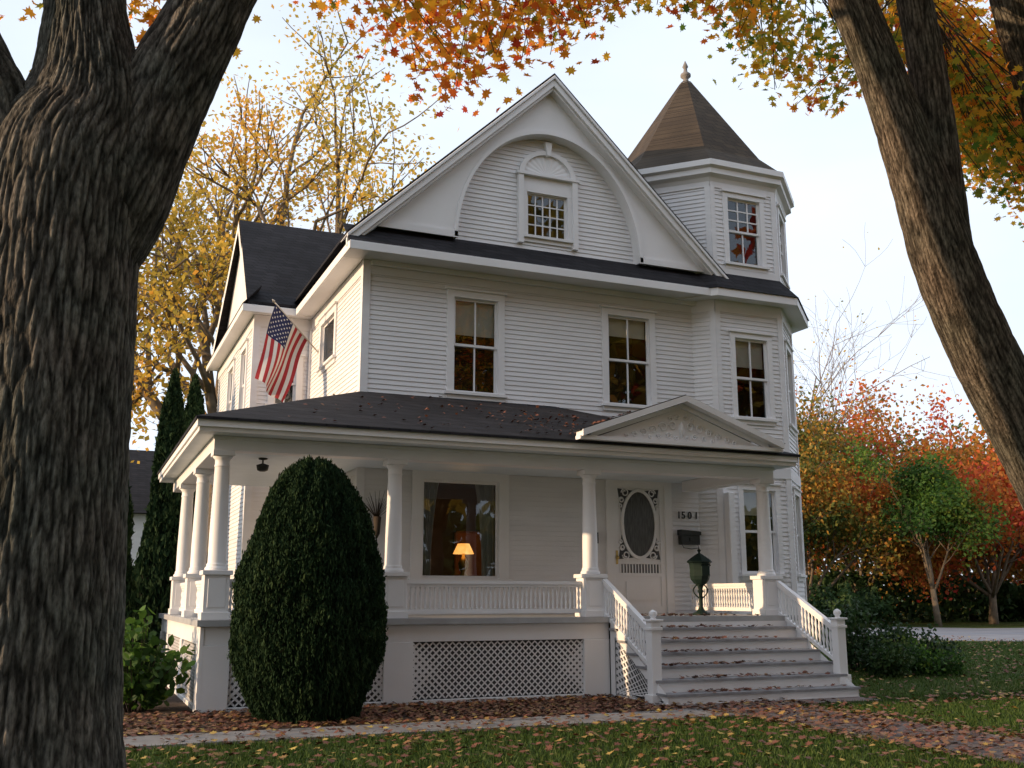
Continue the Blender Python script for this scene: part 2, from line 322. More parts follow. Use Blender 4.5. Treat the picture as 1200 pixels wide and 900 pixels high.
slab([(3.86,16.30,7.43),(11.5,16.30,7.43),(11.5,16.82,7.9),(3.86,16.82,7.9)],.03)
slab([(2.76,27.3,7.43),(2.76,20.96,7.43),(3.14,20.96,7.86),(3.14,27.3,7.86)],.03)
roof=P(m.obj('roof',SHING))
m=M()
m.box(3.9,11.45,16.33,16.86,7.3,7.41); m.box(3.87,11.45,16.295,16.329,7.27,7.425); m.box(3.9,4.26,16.861,21.26,7.3,7.41); m.box(3.866,3.899,16.30,20.95,7.27,7.425)
m.box(2.8,4.26,20.99,21.26,7.302,7.412); m.box(2.77,4.2,20.955,20.989,7.27,7.425); m.box(2.8,3.06,21.261,27.3,7.3,7.41); m.box(2.766,2.799,20.96,27.3,7.27,7.425)
m.box(4.4,11.4,16.80,16.867,7.2,7.299)
def rake(sg,off,w,y0,y1,x1=EX):
    k=.955
    m.prism([(AX,AZ-off),(AX+sg*x1,AZ-off-k*x1),(AX+sg*x1,AZ-off-k*x1-w),(AX,AZ-off-w)],y0,y1)
for sg in(-1,1): rake(sg,.052,.07,16.40,16.44); rake(sg,.12,.15,16.44,16.5); rake(sg,.052,.02,16.44,16.9); rake(sg,.27,.06,16.49,16.72,3.7)
for sg in(-1,1):
    m.face([(2.98,WRY,WRZ-.05),(2.84,WRY+sg*3.12,7.45),(2.84,WRY+sg*3.12,7.2),(2.98,WRY,WRZ-.3)])
m.face([(3.12,WRY,WRZ-.1),(3.12,WRY-3.0,7.5),(3.12,WRY+3.0,7.5)])
P(m.obj('cornice',WHITE,bevel=.006))
CX,AA,AH,ZB=7.84,1.9,2.33,7.88
m=M()
xs=sorted(set([AX-3.75+7.5*i/120 for i in range(121)]+[CX-AA,CX+AA,AX]))
def low(x):
    t=(x-CX)/AA; return ZB+AH*math.sqrt(max(0,1-t*t)) if abs(t)<1 else ZB
for a,b in zip(xs,xs[1:]):
    la,lb,ha,hb=low(a+1e-6),low(b-1e-6),rp(a)-.1,rp(b)-.1
    if min(ha-la,hb-lb)<-.02: continue
    m.face([(a,16.66,la),(b,16.66,lb),(b,16.66,max(hb,lb)),(a,16.66,max(ha,la))])
n=64
for i in range(n):
    t0,t1=math.pi*i/n,math.pi*(i+1)/n
    q=lambda t,k,y:(CX-AA*k*math.cos(t),y,ZB+AH*(1+(k-1)*.8)*math.sin(t))
    m.face([q(t0,1,16.62),q(t1,1,16.62),q(t1,1,16.9),q(t0,1,16.9)],sm=True)
    m.face([q(t0,1,16.62),q(t1,1,16.62),q(t1,1.035,16.62),q(t0,1.035,16.62)]); m.face([q(t0,1.035,16.62),q(t1,1.035,16.62),q(t1,1.035,16.66),q(t0,1.035,16.66)])
m.box(AX-3.7,CX-AA,16.62,16.656,ZB-.02,ZB+.1); m.box(CX+AA,AX+3.7,16.62,16.656,ZB-.02,ZB+.1)
gab=P(m.obj('gable_panel',WHITE))
GW=(7.42,8.28,8.2,9.08)
m=M(); m.T=lambda a,b,c:(a,16.9+b,c)
clap(m,1,ZB-.05,ZB+AH-.01,[GW],lf=lambda z:CX-AA*math.sqrt(max(0,1-(max(0,z-ZB)/AH)**2)),rf=lambda z:CX+AA*math.sqrt(max(0,1-(max(0,z-ZB)/AH)**2)))
P(m.obj('gable_siding',SIDING))
window((0,16.9),(1,16.9),*GW,style='54',cap=False,trim=.13,lab='small many-paned attic window')
m=M()
for x0,x1 in((7.22,7.33),(8.37,8.48)): m.box(x0,x1,16.80,16.895,8.02,9.40)
m.box(7.33,8.37,16.865,16.895,9.215,9.40); m.box(7.18,8.52,16.78,16.893,9.401,9.45)
c=7.85
for i in range(24):
    t0,t1=math.pi*i/24,math.pi*(i+1)/24; rr=lambda r,t,y:(c-r*math.cos(t),y,9.45+r*math.sin(t)*.85)
    m.face([rr(.5,t0,16.82),rr(.5,t1,16.82),rr(.60,t1,16.82),rr(.60,t0,16.82)]); m.face([rr(.60,t0,16.82),rr(.60,t1,16.82),rr(.60,t1,16.9),rr(.60,t0,16.9)]); m.face([rr(.5,t0,16.82),rr(.5,t1,16.82),rr(.5,t1,16.88),rr(.5,t0,16.88)])
    m.face([rr(.0,t0,16.872),rr(.5,t0,16.872 if i%2 else 16.862),rr(.5,t1,16.862 if i%2 else 16.872)])
m.prism([(c-.04,9.85),(c+.04,9.85),(c+.07,10.12),(c-.07,10.12)],16.77,16.9)
P(m.obj('arched_hood',WHITE))

# tower
TX,TY,TA=12.18,18.5,1.93; K8=1/math.cos(math.pi/8); PH=math.pi/8
def oct(a): return [(TX+a*K8*math.cos(PH+math.pi/4*k),TY+a*K8*math.sin(PH+math.pi/4*k)) for k in range(8)]
V=oct(TA)
m=M()
faces={}
for nm,(i,j) in {'front':(5,6),'rf':(6,7),'lf':(4,5),'right':(7,0),'left':(3,4),'rb':(0,1),'b':(1,2),'lb':(2,3)}.items():
    faces[nm]=(V[i],V[j])
SL=2*TA*math.tan(math.pi/8)
T2=(.43,1.21,4.93,6.55); T3=(.40,1.20,8.12,9.53); T1=(.46,1.22,1.9,3.5)
hol={'front':[T1,T2,T3],'rf':[T1,T2,T3]}
for nm,(a,b) in faces.items():
    m.T=frame(a,b)[0]; clap(m,SL,.25,7.3,hol.get(nm,[])); clap(m,SL,7.8,9.95,hol.get(nm,[]))
    for z0,z1 in((.25,7.05),(7.9,9.7)): m.box(-.01,.1,-.036,.01,z0,z1); m.box(SL-.1,SL+.01,-.035,.01,z0,z1)
    m.box(0,SL,-.035,.01,7.05,7.3); m.box(0,SL,-.035,.01,9.7,9.95); m.box(-.02,SL+.02,-.045,.01,3.75,3.95); m.box(-.02,SL+.02,-.045,.01,.2,.45)
    m.box(0,SL,-.037,.01,7.84,8.0)
tower=P(m.obj('tower',SIDING))
for nm in('front','rf'):
    for w,st,bl in((T1,'22',.3),(T2,'22',.35),(T3,'33',.0)):
        window(*faces[nm],*w,style=st,blind=bl,trim=.11)
m=M(); oc=lambda pr,mi=0: m.lathe(TX,TY,[(a*K8,z) for a,z in pr],8,mi,PH,False,True)
oc([(1.9,7.301),(2.28,7.27),(2.31,7.27),(2.31,7.425),(2.2,7.425)]); sub(m.obj('skirt_cornice',WHITE),tower)
m=M(); oc([(1.94,9.76),(2.0,9.9),(2.10,9.95),(2.10,10.06),(2.17,10.1),(2.17,10.22),(2.0,10.24)]); sub(m.obj('tower_cornice',WHITE),tower)
m=M(); oc([(2.34,7.43),(1.92,7.92)]); sub(m.obj('skirt_roof',SHING),tower)
m=M(); oc([(2.05,10.243),(2.05,10.28),(1.66,10.68),(1.24,11.35),(.12,13.14),(.05,13.16)]); sub(m.obj('tower_roof',TSHING),tower)
m=M(); m.lathe(TX,TY,[(.14,13.0),(.16,13.1),(.07,13.16),(.06,13.25),(.12,13.3),(.12,13.36),(.05,13.42),(.04,13.5),(.07,13.55),(.01,13.7)],12); sub(m.obj('finial',CONC),tower)
m=M(); m.box(11.38,11.52,16.36,16.53,FZ,3.42); P(m.obj('pilaster',WHITE,bevel=.01))

# ---------------------------------------------------------------- PORCH
m=M()
m.box(1.5,11.0,13.95,16.87,1.08,FZ); m.box(1.5,4.27,16.871,20.4,1.081,FZ-.001)
porch=P(m.obj('porch',DECK))
m=M()
Y0=14.02
m.box(1.56,7.495,Y0,Y0+.05,.84,1.078); m.box(1.56,7.495,Y0,Y0+.05,0,.06)
for a,b in((1.56,1.94),(4.0,4.42),(7.07,7.495)): m.box(a,b,Y0-.012,Y0+.05,.0,.839)
m.box(1.545,1.60,Y0-.014,Y0+.3,0,1.075)
m.box(1.56,1.61,Y0+.301,20.4,.84,1.076); m.box(1.56,1.61,Y0+.301,20.4,0,.06)
for a in(16.4,18.8,20.2): m.box(1.548,1.61,a,a+.25,.061,.839)
sub(m.obj('porch_skirt',WHITE,bevel=.005),porch)
m=M(); m.box(10.7,10.98,Y0,Y0+.05,0,1.078); m.box(10.93,10.98,Y0+.05,16.9,0,1.078); sub(m.obj('porch_skirt',WHITE,bevel=.005),porch)
m=M(); m.face([(1.7,14.2,0),(10.9,14.2,0),(10.9,14.2,1.07),(1.7,14.2,1.07)]); m.face([(1.7,14.2,0),(1.7,20.3,0),(1.7,20.3,1.07),(1.7,14.2,1.07)]); sub(m.obj('crawl_shade_sheet',VOID),porch)  # dark sheets stand in for the shade behind the porch lattice
def lattice(a0,a1,z0,z1,T,step=.098,w=.042):
    m=M(T)
    for sg,bb in((1,.0),(-1,.009)):
        c=-(z1-z0)
        while c<a1-a0:
            if sg==1: x0,zz0=c,0
            else: x0,zz0=c,z1-z0
            W=a1-a0
            s0=max(0,-x0); s1=min(W-x0,z1-z0)
            if s1>s0+.02:
                A=(x0+s0,zz0+sg*s0); B=(x0+s1,zz0+sg*s1); h=w*.7
                pa=[(a0+A[0],z0+A[1]-h),(a0+A[0],z0+A[1]+h),(a0+B[0],z0+B[1]+h),(a0+B[0],z0+B[1]-h)]
                pa=[(x,min(max(z,z0),z1)) for x,z in pa]
                m.face([(x,bb,z) for x,z in pa])
            c+=step
    return m
Tf=lambda a,b,c:(a,Y0+.03+b,c)
for a,b in((1.94,4.0),(4.42,7.07)): sub(lattice(a,b,.06,.84,Tf).obj('lattice_panel',WHITE),porch)
Tl=lambda a,b,c:(1.585-b,a,c)
for a,b in((14.32,16.4),(16.65,18.8),(19.05,20.2)): sub(lattice(a,b,.06,.84,Tl).obj('lattice_panel',WHITE),porch)
def column(x,y):
    m=M(); h=.165
    m.box(x-h,x+h,y-h,y+h,FZ,1.74); m.box(x-h-.03,x+h+.03,y-h-.03,y+h+.03,1.741,1.80); m.box(x-h-.02,x+h+.02,y-h-.02,y+h+.02,FZ+.001,FZ+.10)
    m.box(x-h+.05,x+h-.05,y-h-.008,y+h+.008,FZ+.16,1.69)
    m.lathe(x,y,[(.15,1.8),(.155,1.83),(.13,1.86),(.135,1.88),(.12,1.9),(.118,2.3),(.098,3.18),(.105,3.19),(.105,3.21),(.098,3.22),(.1,3.28),(.14,3.33)],20)
    m.box(x-.145,x+.145,y-.145,y+.145,3.331,3.405)
    return sub(m.obj('column',WHITE,bevel=.004),porch)
for x,y in [(1.74,14.3),(4.18,14.3),(7.34,14.3),(10.63,14.3),(1.74,16.55),(1.74,18.95)]: column(x,y)
def bal(m,a,b,z0,z1):
    H=z1-z0
    m.lathe(a,b,[(.020,z0),(.020,z0+.08*H),(.012,z0+.12*H),(.024,z0+.3*H),(.013,z0+.5*H),(.024,z0+.7*H),(.012,z0+.88*H),(.020,z0+.92*H),(.020,z1)],7)
def railing(p,q,zt=1.69,zb=1.24):
    T,L=frame(p,q); m=M(T)
    m.box(0,L,-.045,.045,zt-.05,zt); m.box(0,L,-.03,.03,zt-.09,zt-.051); m.box(0,L,-.035,.035,zb-.02,zb+.04)
    n=int(L/.072)
    for i in range(n): bal(m,(i+.5)*L/n,0,zb+.04,zt-.09)
    return sub(m.obj('railing',WHITE),porch)
railing((4.35,14.3),(7.17,14.3)); railing((1.91,14.3),(4.01,14.3)); railing((1.74,16.38),(1.74,14.47)); railing((1.74,18.78),(1.74,16.72)); railing((1.74,20.35),(1.74,19.12)); railing((10.63,14.47),(10.63,16.6))
m=M()
m.box(1.6,10.78,14.17,14.43,3.406,3.60); m.box(1.6,1.88,14.431,20.4,3.407,3.601); m.box(10.5,10.78,14.431,16.6,3.407,3.601)
m.box(1.58,10.8,14.15,14.169,3.55,3.599)
m.box(1.36,11.0,13.84,13.86,3.6,3.78); m.box(1.33,11.02,13.80,13.839,3.66,3.80); m.box(1.36,1.38,13.861,20.6,3.6,3.78); m.box(1.33,1.359,13.84,20.6,3.66,3.80); m.box(10.98,11.0,13.861,16.5,3.6,3.78); m.box(11.001,11.03,13.8,16.5,3.66,3.8)
sub(m.obj('porch_beam',WHITE,bevel=.004),porch)
m=M(); m.box(1.38,10.98,13.861,16.86,3.603,3.63); m.box(1.38,4.27,16.861,20.6,3.604,3.63); sub(m.obj('porch_ceiling',CEIL),porch)
m=M()
A=(1.31,13.77,3.79);B=(11.05,13.77,3.79);Cc=(1.31,20.7,3.79); th=.04
slab([A,B,(7.95,16.9,4.93),(4.3,16.9,4.93)],th); slab([B,(11.05,16.9,3.79),(7.95,16.9,4.93)],th); slab([A,(4.3,16.9,4.93),(4.3,20.7,4.93),Cc],th)
proof=sub(m.obj('porch_roof',SHING),porch)
m=M()
m.prism([(7.15,3.84),(10.35,3.84),(8.75,4.42)],13.80,13.9)
def band(x0,z0,x1,z1,w,y0,y1,mi=0): m.prism([(x0,z0),(x1,z1),(x1,z1+w),(x0,z0+w)],y0,y1,mi)
band(6.9,3.84,8.75,4.50,.10,13.60,13.84); band(8.75,4.50,10.6,3.84,.10,13.60,13.84); m.box(6.88,10.62,13.66,13.83,3.80,3.86)
band(7.1,3.84,8.75,4.42,.07,13.75,13.80); band(8.75,4.42,10.4,3.84,.07,13.75,13.80)
for sg in(-1,1):
    for cx,cz,r in((.17,4.12,.08),(.34,4.09,.08),(.52,4.04,.07),(.69,3.99,.06),(.86,3.95,.05),(1.0,3.92,.035),(.24,3.96,.05),(.42,3.94,.045),(.58,3.92,.035),(.08,4.27,.05),(.20,4.24,.04),(.10,3.93,.04)):
        pts=[(8.75+sg*(cx+r*(1-.08*t)*math.cos(t)),13.79,cz+r*(1-.08*t)*math.sin(t)) for t in [k*.5 for k in range(18)]]
        m.tube(pts,[.012]*18,5)
m.lathe(8.75,13.79,[(.001,3.94),(.035,3.99),(.05,4.06),(.035,4.14),(.001,4.20)],8)
ped=sub(m.obj('pediment',WHITE),porch)
m=M(); slab([(6.86,13.63,3.94),(8.75,13.63,4.615),(8.75,16.2,4.615),(6.86,13.9,3.94)],.012); slab([(10.64,13.63,3.94),(8.75,13.63,4.615),(8.75,16.2,4.615),(10.64,13.9,3.94)],.012); sub(m.obj('pediment_roof',SHING),porch)
# staircase
m=M(); n=7; rz=FZ/n; tr=.268
SX0,SX1=7.5,10.72
for k in range(1,n):
    y0=13.95-tr*(n-k)
    m.box(SX0,SX1,y0+.03,y0+.055,rz*(k-1),rz*k-.036,0); m.box(SX0-.03,SX1+.03,y0,y0+tr+.05,rz*k-.035,rz*k,1)
m.box(SX0,SX1,13.952,13.975,rz*(n-1),1.08,0)
for x in(SX0,SX1-.05):
    xx=x-.002 if x<9 else x+.052
    m.face([(xx,12.36,0),(xx,12.36,.13),(xx,13.98,1.10),(xx,13.98,.95),(xx,12.5,.06),(xx,12.5,0)],0)
    m.box(xx-.004,xx+.004,13.85,13.98,0,.95,0)
m.box(SX0-.01,SX1+.01,12.36,13.9,0,.04,0)
stairs=sub(m.obj('staircase',[WHITE,TREAD]),porch)
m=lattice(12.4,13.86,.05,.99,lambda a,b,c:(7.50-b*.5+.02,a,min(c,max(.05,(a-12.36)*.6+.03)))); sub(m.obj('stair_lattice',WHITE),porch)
m=M(); m.face([(7.56,12.5,0),(7.56,13.95,0),(7.56,13.95,1.0),(7.56,12.5,.1)]); sub(m.obj('stair_shade_sheet',VOID),porch)  # dark sheet stands in for the shade under the stairs
for x in(7.5,10.72):
    m=M(); y=12.72; h=.075; zb=0 if x<9 else .18
    m.box(x-h,x+h,y-h,y+h,zb,1.12); m.box(x-h-.02,x+h+.02,y-h-.02,y+h+.02,1.0,1.04); m.box(x-h-.03,x+h+.03,y-h-.03,y+h+.03,1.121,1.15); m.box(x-h-.03,x+h+.03,y-h-.03,y+h+.03,zb,zb+.14)
    m.lathe(x,y,[(.05,1.15),(.03,1.17),(.06,1.21),(.055,1.25),(.01,1.28)],12)
    sub(m.obj('newel_post',WHITE,bevel=.004),porch)
    m=M(); y0,z0,y1,z1=12.79,.98,14.14,1.68
    Tm=m.T
    def sl_(o0,o1,w):
        m.prism([(y0,z0+o0),(y1,z1+o0),(y1,z1+o1),(y0,z0+o1)],-w,w)
    m.T=lambda a,b,c:(x+b,a,c)
    sl_(0,.055,.04); sl_(-.05,-.001,.025); sl_(-.50,-.44,.03)
    m.T=Tm
    for i in range(17):
        t=(i+.5)/17; y=y0+(y1-y0)*t; zc=z0+(z1-z0)*t
        m.lathe(x,y,[(.018,zc-.45),(.018,zc-.4),(.012,zc-.37),(.023,zc-.3),(.013,zc-.24),(.023,zc-.16),(.012,zc-.1),(.018,zc-.05)],7)
    sub(m.obj('stair_railing',WHITE),porch)

# door
T,_=frame(*FR); m=M(T); u0,u1,z0,z1=DR
m.box(u0-.16,u0,-.05,.05,FZ,z1); m.box(u1,u1+.16,-.05,.05,FZ,z1); m.box(u0-.16,u1+.16,-.053,.05,z1,z1+.14); m.box(u0-.2,u1+.2,-.1,-.002,z1+.14,z1+.18)
fr=m
d=M(T); d.box(u0,u1,.0,.04,FZ,z1)
d.box(u0,u0+.1,-.02,-.001,FZ,z1); d.box(u1-.1,u1,-.02,-.001,FZ,z1); d.box(u0+.1,u1-.1,-.021,-.001,FZ,FZ+.14); d.box(u0+.1,u1-.1,-.021,-.001,z1-.08,z1); d.box(u0+.1,u1-.1,-.019,-.001,1.83,1.89);d.box(u0+.1,u1-.1,-.019,-.001,2.06,2.1)
d.box(u0+.25,u1-.25,-.018,-.001,1.4,1.74)
for i in range(14):
    x=u0+.14+(u1-u0-.28)*i/13; d.box(x-.012,x+.012,-.016,-.002,1.89,2.06)
oc_=((u0+u1)/2,2.80); ow,oh=.335,.60
for i in range(40):
    t0,t1=2*math.pi*i/40,2*math.pi*(i+1)/40; q=lambda k,t,b:(oc_[0]+(ow+k)*math.cos(t),b,oc_[1]+(oh+k)*math.sin(t))
    d.face([q(0,t0,-.035),q(0,t1,-.035),q(.055,t1,-.035),q(.055,t0,-.035)],sm=False); d.face([q(.055,t0,-.035),q(.055,t1,-.035),q(.055,t1,0),q(.055,t0,0)]); d.face([q(0,t0,-.035),q(0,t1,-.035),q(0,t1,-.001),q(0,t0,-.001)])
for sx in(-1,1):
    for sz_ in(-1,1):
        for r,ox,oz in((.08,.29,.58),(.055,.37,.44),(.04,.40,.33)):
            pts=[T(oc_[0]+sx*(ox+r*math.cos(t)*(1-.07*t)),-.014,oc_[1]+sz_*(oz+r*math.sin(t)*(1-.07*t))) for t in [k*.55 for k in range(16)]]
            mm=d.T; d.T=lambda a,b,c:(a,b,c); d.tube(pts,[.014]*16,5); d.T=mm
door=P(d.obj('door',WHITE)); door['label']='white front door with oval glass'
sub(fr.obj('door_frame',WHITE,bevel=.004),door)
# dark screen showing through the fretwork around the oval
d=M(T)
def scr(sx,sz_):
    pts=[(oc_[0]+sx*(ow+.057)*math.cos(t),-.0035,oc_[1]+sz_*(oh+.057)*math.sin(t)) for t in [math.pi/2*k/10 for k in range(2,9)]]
    corner=(oc_[0]+sx*.445,-.0035,oc_[1]+sz_*.66)
    d.face(pts+[corner])
for sx in(-1,1):
    for sz_ in(-1,1): scr(sx,sz_)
for i in range(13):
    x=u0+.166+(u1-u0-.332)*i/12; d.box(x-.016,x+.016,-.006,-.003,1.895,2.055)
sub(d.obj('door_screen',VOID),door)
d=M(T); d.face([(oc_[0]+ow*math.cos(2*math.pi*i/40),-.006,oc_[1]+oh*math.sin(2*math.pi*i/40)) for i in range(40)])
GD=mat('door_glass',(.04,.04,.042),(.12,.12,.115),rough=.25,scale=9,spec=.5,stretch=(6,1,.6)); sub(d.obj('oval_glass',GD),door)
d=M(T); d.lathe(u0+.06,-.05,[(.001,2.13),(.03,2.15),(.03,2.19),(.001,2.21)],10); d.box(u0+.04,u0+.08,-.03,-.021,2.05,2.3); sub(d.obj('door_handle',BRASS),door)

def digit(ch,x0):
    cu=bpy.data.curves.new('num','FONT'); cu.body=ch; cu.size=.19; cu.extrude=.006; cu.offset=.002
    to=bpy.data.objects.new('numtmp',cu); COL.objects.link(to); dg=bpy.context.evaluated_depsgraph_get(); me=bpy.data.meshes.new_from_object(to.evaluated_get(dg)); bpy.data.objects.remove(to)
    me.materials.clear(); me.materials.append(BLACK); no=bpy.data.objects.new('house_number',me); link(no); no.location=(x0,16.864,2.93); no.rotation_euler=(math.pi/2,0,0); bpy.context.view_layer.update(); P(no)
for ch,x0 in zip('1501',(10.53,10.63,10.77,10.92)): digit(ch,x0)
m=M(); m.box(10.55,10.95,16.74,16.87,2.43,2.61); m.prism([(10.53,2.61),(10.97,2.61),(10.97,2.68),(10.53,2.71)],16.72,16.872); m.box(10.72,10.78,16.72,16.74,2.50,2.56)
m.tube([(10.58,16.78,2.43),(10.58,16.74,2.37),(10.75,16.74,2.35),(10.92,16.74,2.37),(10.92,16.78,2.43)],[.008]*5,6)
m.obj('wall_mailbox',BLACK,bevel=.006,label='black metal mailbox mounted on the porch wall beside door',category='mailbox')
m=M(); m.box(8.72,8.82,16.83,16.87,2.42,2.62); m.box(8.735,8.805,16.80,16.83,2.46,2.58); m.obj('doorbell_box',BLACK,bevel=.004,label='small black box fixed on the wall beside door',category='doorbell')
x,y=9.62,14.75; m=M(); m.lathe(x,y,[(.15,FZ),(.15,FZ+.03),(.08,FZ+.06),(.05,FZ+.10),(.035,FZ+.14),(.032,FZ+.36),(.055,FZ+.39),(.035,FZ+.42),(.05,FZ+.47),(.10,FZ+.53)],16)
for k in range(4):
    a=math.pi/4+k*math.pi/2; m.tube([(x+math.cos(a)*(.03+.09*math.sin(t)),y+math.sin(a)*(.03+.09*math.sin(t)),FZ+.28+.24*t/3.1) for t in [i*.31 for i in range(11)]],[.012]*11,5)
ml=m.obj('pedestal_mailbox',GREENIRON,label='dark green cast iron pedestal mailbox standing on the porch',category='mailbox')
m=M(); m.lathe(x,y,[(.05,FZ+.48),(.11,FZ+.52),(.155,FZ+.58),(.17,FZ+.64),(.165,FZ+.74),(.175,FZ+.82),(.185,FZ+.85),(.215,FZ+.865),(.205,FZ+.885),(.15,FZ+.93),(.08,FZ+.98),(.03,FZ+1.01)],8,0,math.pi/8,False); m.lathe(x,y,[(.025,FZ+1.0),(.015,FZ+1.03),(.035,FZ+1.06),(.001,FZ+1.10)],10)
m.box(x-.075,x+.075,y-.185,y-.155,FZ+.64,FZ+.8); m.tube([(x+.1*math.cos(t),y-.17,FZ+.8+.04*math.sin(t)) for t in [i*.314 for i in range(11)]],[.01]*11,5)
sub(m.obj('letter_box',GREENIRON,bevel=.006),ml)
m=M(); m.lathe(2.6,16.3,[(.07,3.6),(.07,3.58),(.015,3.57),(.015,3.52),(.10,3.49),(.085,3.41),(.04,3.39)],16); m.obj('ceiling_lamp',BLACK,label='dark round lamp hanging under the porch ceiling',category='lamp')
m=M()
for i in range(26):
    a=random.uniform(-.9,.9); l=random.uniform(.25,.5); m.tube([(4.62,16.84,2.75),(4.62+math.sin(a)*l*.5,16.80,2.75+math.cos(a)*l*.5),(4.62+math.sin(a)*l,16.76,2.75+math.cos(a)*l)],[.006,.005,.003],4)
m.lathe(4.62,16.8,[(.01,2.42),(.05,2.5),(.07,2.78)],8)
m.obj('twig_basket',TWIG,label='basket of dry twigs hanging on the porch wall',category='basket')

# ---------------------------------------------------------------- FLAG
RED=mat('flag_red',(.42,.03,.04),(.34,.025,.03),rough=.8); FW=mat('flag_white',(.72,.70,.68),(.62,.6,.58),rough=.8); BLU=mat('flag_blue',(.02,.03,.11),(.015,.02,.08),rough=.8); POLE=mat('pole_paint',(.6,.55,.48),rough=.4)
tip=Vector((3.22,19.8,7.2)); att=Vector((4.28,20.35,6.35)); ax=(att-tip).normalized()
m=M(); m.tube([att,tip],[.016,.014],8); m.tube([tip,tip-ax*.06],[.03,.005],8); m.tube([att+Vector((.02,0,-.1)),att+Vector((0,0,.08))],[.04,.04],6)
fp=m.obj('flag_pole',POLE); fl=empty('flag',tuple(att),label='American flag on angled pole attached to the side wall',category='flag'); bpy.context.view_layer.update(); sub(fp,fl)
m=M(); NU,NV=26,40; HO,FL=1.02,1.62
fd=Vector((-.20,-.12,-1)).normalized(); side=ax.cross(fd).normalized()
def fpnt(u,v,off=0):
    s=u*HO; w=v*FL
    q=tip+ax*(.05+s*(1-.30*v))+fd*w+side*(.09*math.sin(u*9+v*2.5)*v**.5+.03*math.sin(v*7)+off); return (q.x,q.y,q.z)
for i in range(NU):
    for j in range(NV):
        u0,u1,v0,v1=i/NU,(i+1)/NU,j/NV,(j+1)/NV
        can=(i<14 and j<16); mi=2 if can else (0 if (i//2)%2==0 else 1)
        m.face([fpnt(u0,v0),fpnt(u1,v0),fpnt(u1,v1),fpnt(u0,v1)],mi,True)
for rr in range(9):
    for cc in range(6 if rr%2==0 else 5):
        u=(rr+1)/10*14/NU; v=((cc*2+1+(rr%2))/12)*16/NV
        for off in(.004,-.004):
            pts=[]
            for k in range(10):
                a=math.pi/2+k*math.pi/5; r=(.026 if k%2==0 else .011); pts.append(fpnt(u+r*math.sin(a)/HO,v+r*math.cos(a)/FL,off))
            m.face(pts,1)
sub(m.obj('flag_cloth',[RED,FW,BLU]),fl)

# ---------------------------------------------------------------- GROUND
def groundmat():
    m,nt,b=newmat('lawn'); b.inputs['Roughness'].default_value=1; b.inputs['Specular IOR Level'].default_value=.1
    tc=N(nt,'ShaderNodeTexCoord'); a=N(nt,'ShaderNodeTexNoise'); a.inputs['Scale'].default_value=.5; a.inputs['Detail'].default_value=8; nt.links.new(tc.outputs['Object'],a.inputs['Vector'])
    c=N(nt,'ShaderNodeTexNoise'); c.inputs['Scale'].default_value=30; c.inputs['Detail'].default_value=4; nt.links.new(tc.outputs['Object'],c.inputs['Vector'])
    r1=ramp(nt,[(.35,(.05,.085,.02)),(.65,(.09,.105,.03))],a.outputs[0]); r2=ramp(nt,[(.3,(.5,.5,.5)),(.7,(1.3,1.2,1.0))],c.outputs[0])
    mx=N(nt,'ShaderNodeMix',data_type='RGBA',blend_type='MULTIPLY'); mx.inputs[0].default_value=1; nt.links.new(r1,mx.inputs[6]); nt.links.new(r2,mx.inputs[7]); nt.links.new(mx.outputs[2],b.inputs['Base Color'])
    bp=N(nt,'ShaderNodeBump'); bp.inputs['Strength'].default_value=1; bp.inputs['Distance'].default_value=.05; nt.links.new(c.outputs[0],bp.inputs['Height']); nt.links.new(bp.outputs[0],b.inputs['Normal']); return m
m=M(); m.face([(-600,-600,0),(600,-600,0),(600,600,0),(-600,600,0)]); m.obj('ground',groundmat(),kind='structure')
def sheet(name,pts,z,mt):
    m=M(); m.face([(a,b,z) for a,b in pts]); return m.obj(name,mt,kind='structure')
sheet('planting_bed',[(-3,11.9),(7.6,11.9),(7.6,14.4),(1.7,14.4),(1.6,20),(-3,20)],.004,MULCH)
m=M(); m.box(-6,7.79,11.05,11.85,-.1,.03); m.obj('front_path',CONC,kind='structure')
m=M(); m.box(7.8,9.1,-4,11.86,-.1,.028); m.box(7.3,10.7,11.861,12.38,-.1,.029); m.obj('entry_walk',BRICKP,kind='structure')
sheet('driveway',[(26.5,31.5),(30,35.5),(34,39),(38,41),(40,37.5),(46,36.5),(60,39),(58,31),(48,27.5),(40,26),(34,25),(29.5,25.5),(27,28)],.006,DRIVE)

def grass(name,xr,yr,n,h,keep):
    x=RNG.uniform(*xr,n); y=RNG.uniform(*yr,n); k=keep(x,y); x=x[k];y=y[k]; n=len(x)
    a=RNG.uniform(0,6.283,n); hh=h*RNG.uniform(.5,1.3,n); w=.006+RNG.uniform(0,.004,n); lx=RNG.normal(0,.4,n)*hh; ly=RNG.normal(0,.4,n)*hh
    V=np.stack([np.stack([x-np.cos(a)*w,y-np.sin(a)*w,np.zeros(n)],1),np.stack([x+np.cos(a)*w,y+np.sin(a)*w,np.zeros(n)],1),np.stack([x+lx,y+ly,hh],1)],1)
    me=bpy.data.meshes.new(name); me.vertices.add(n*3); me.vertices.foreach_set('co',V.reshape(-1)); me.loops.add(n*3); me.loops.foreach_set('vertex_index',np.arange(n*3,dtype=np.int32)); me.polygons.add(n)
    me.polygons.foreach_set('loop_start',np.arange(0,n*3,3,dtype=np.int32)); me.polygons.foreach_set('loop_total',np.full(n,3,dtype=np.int32)); me.update(calc_edges=True)
    at=me.attributes.new('lv','FLOAT','FACE'); at.data.foreach_set('value',np.clip(RNG.normal(.5,.25,n),0,1).astype(np.float32)); me.materials.append(L_GRASS)
    return link(bpy.data.objects.new(name,me),kind='stuff')
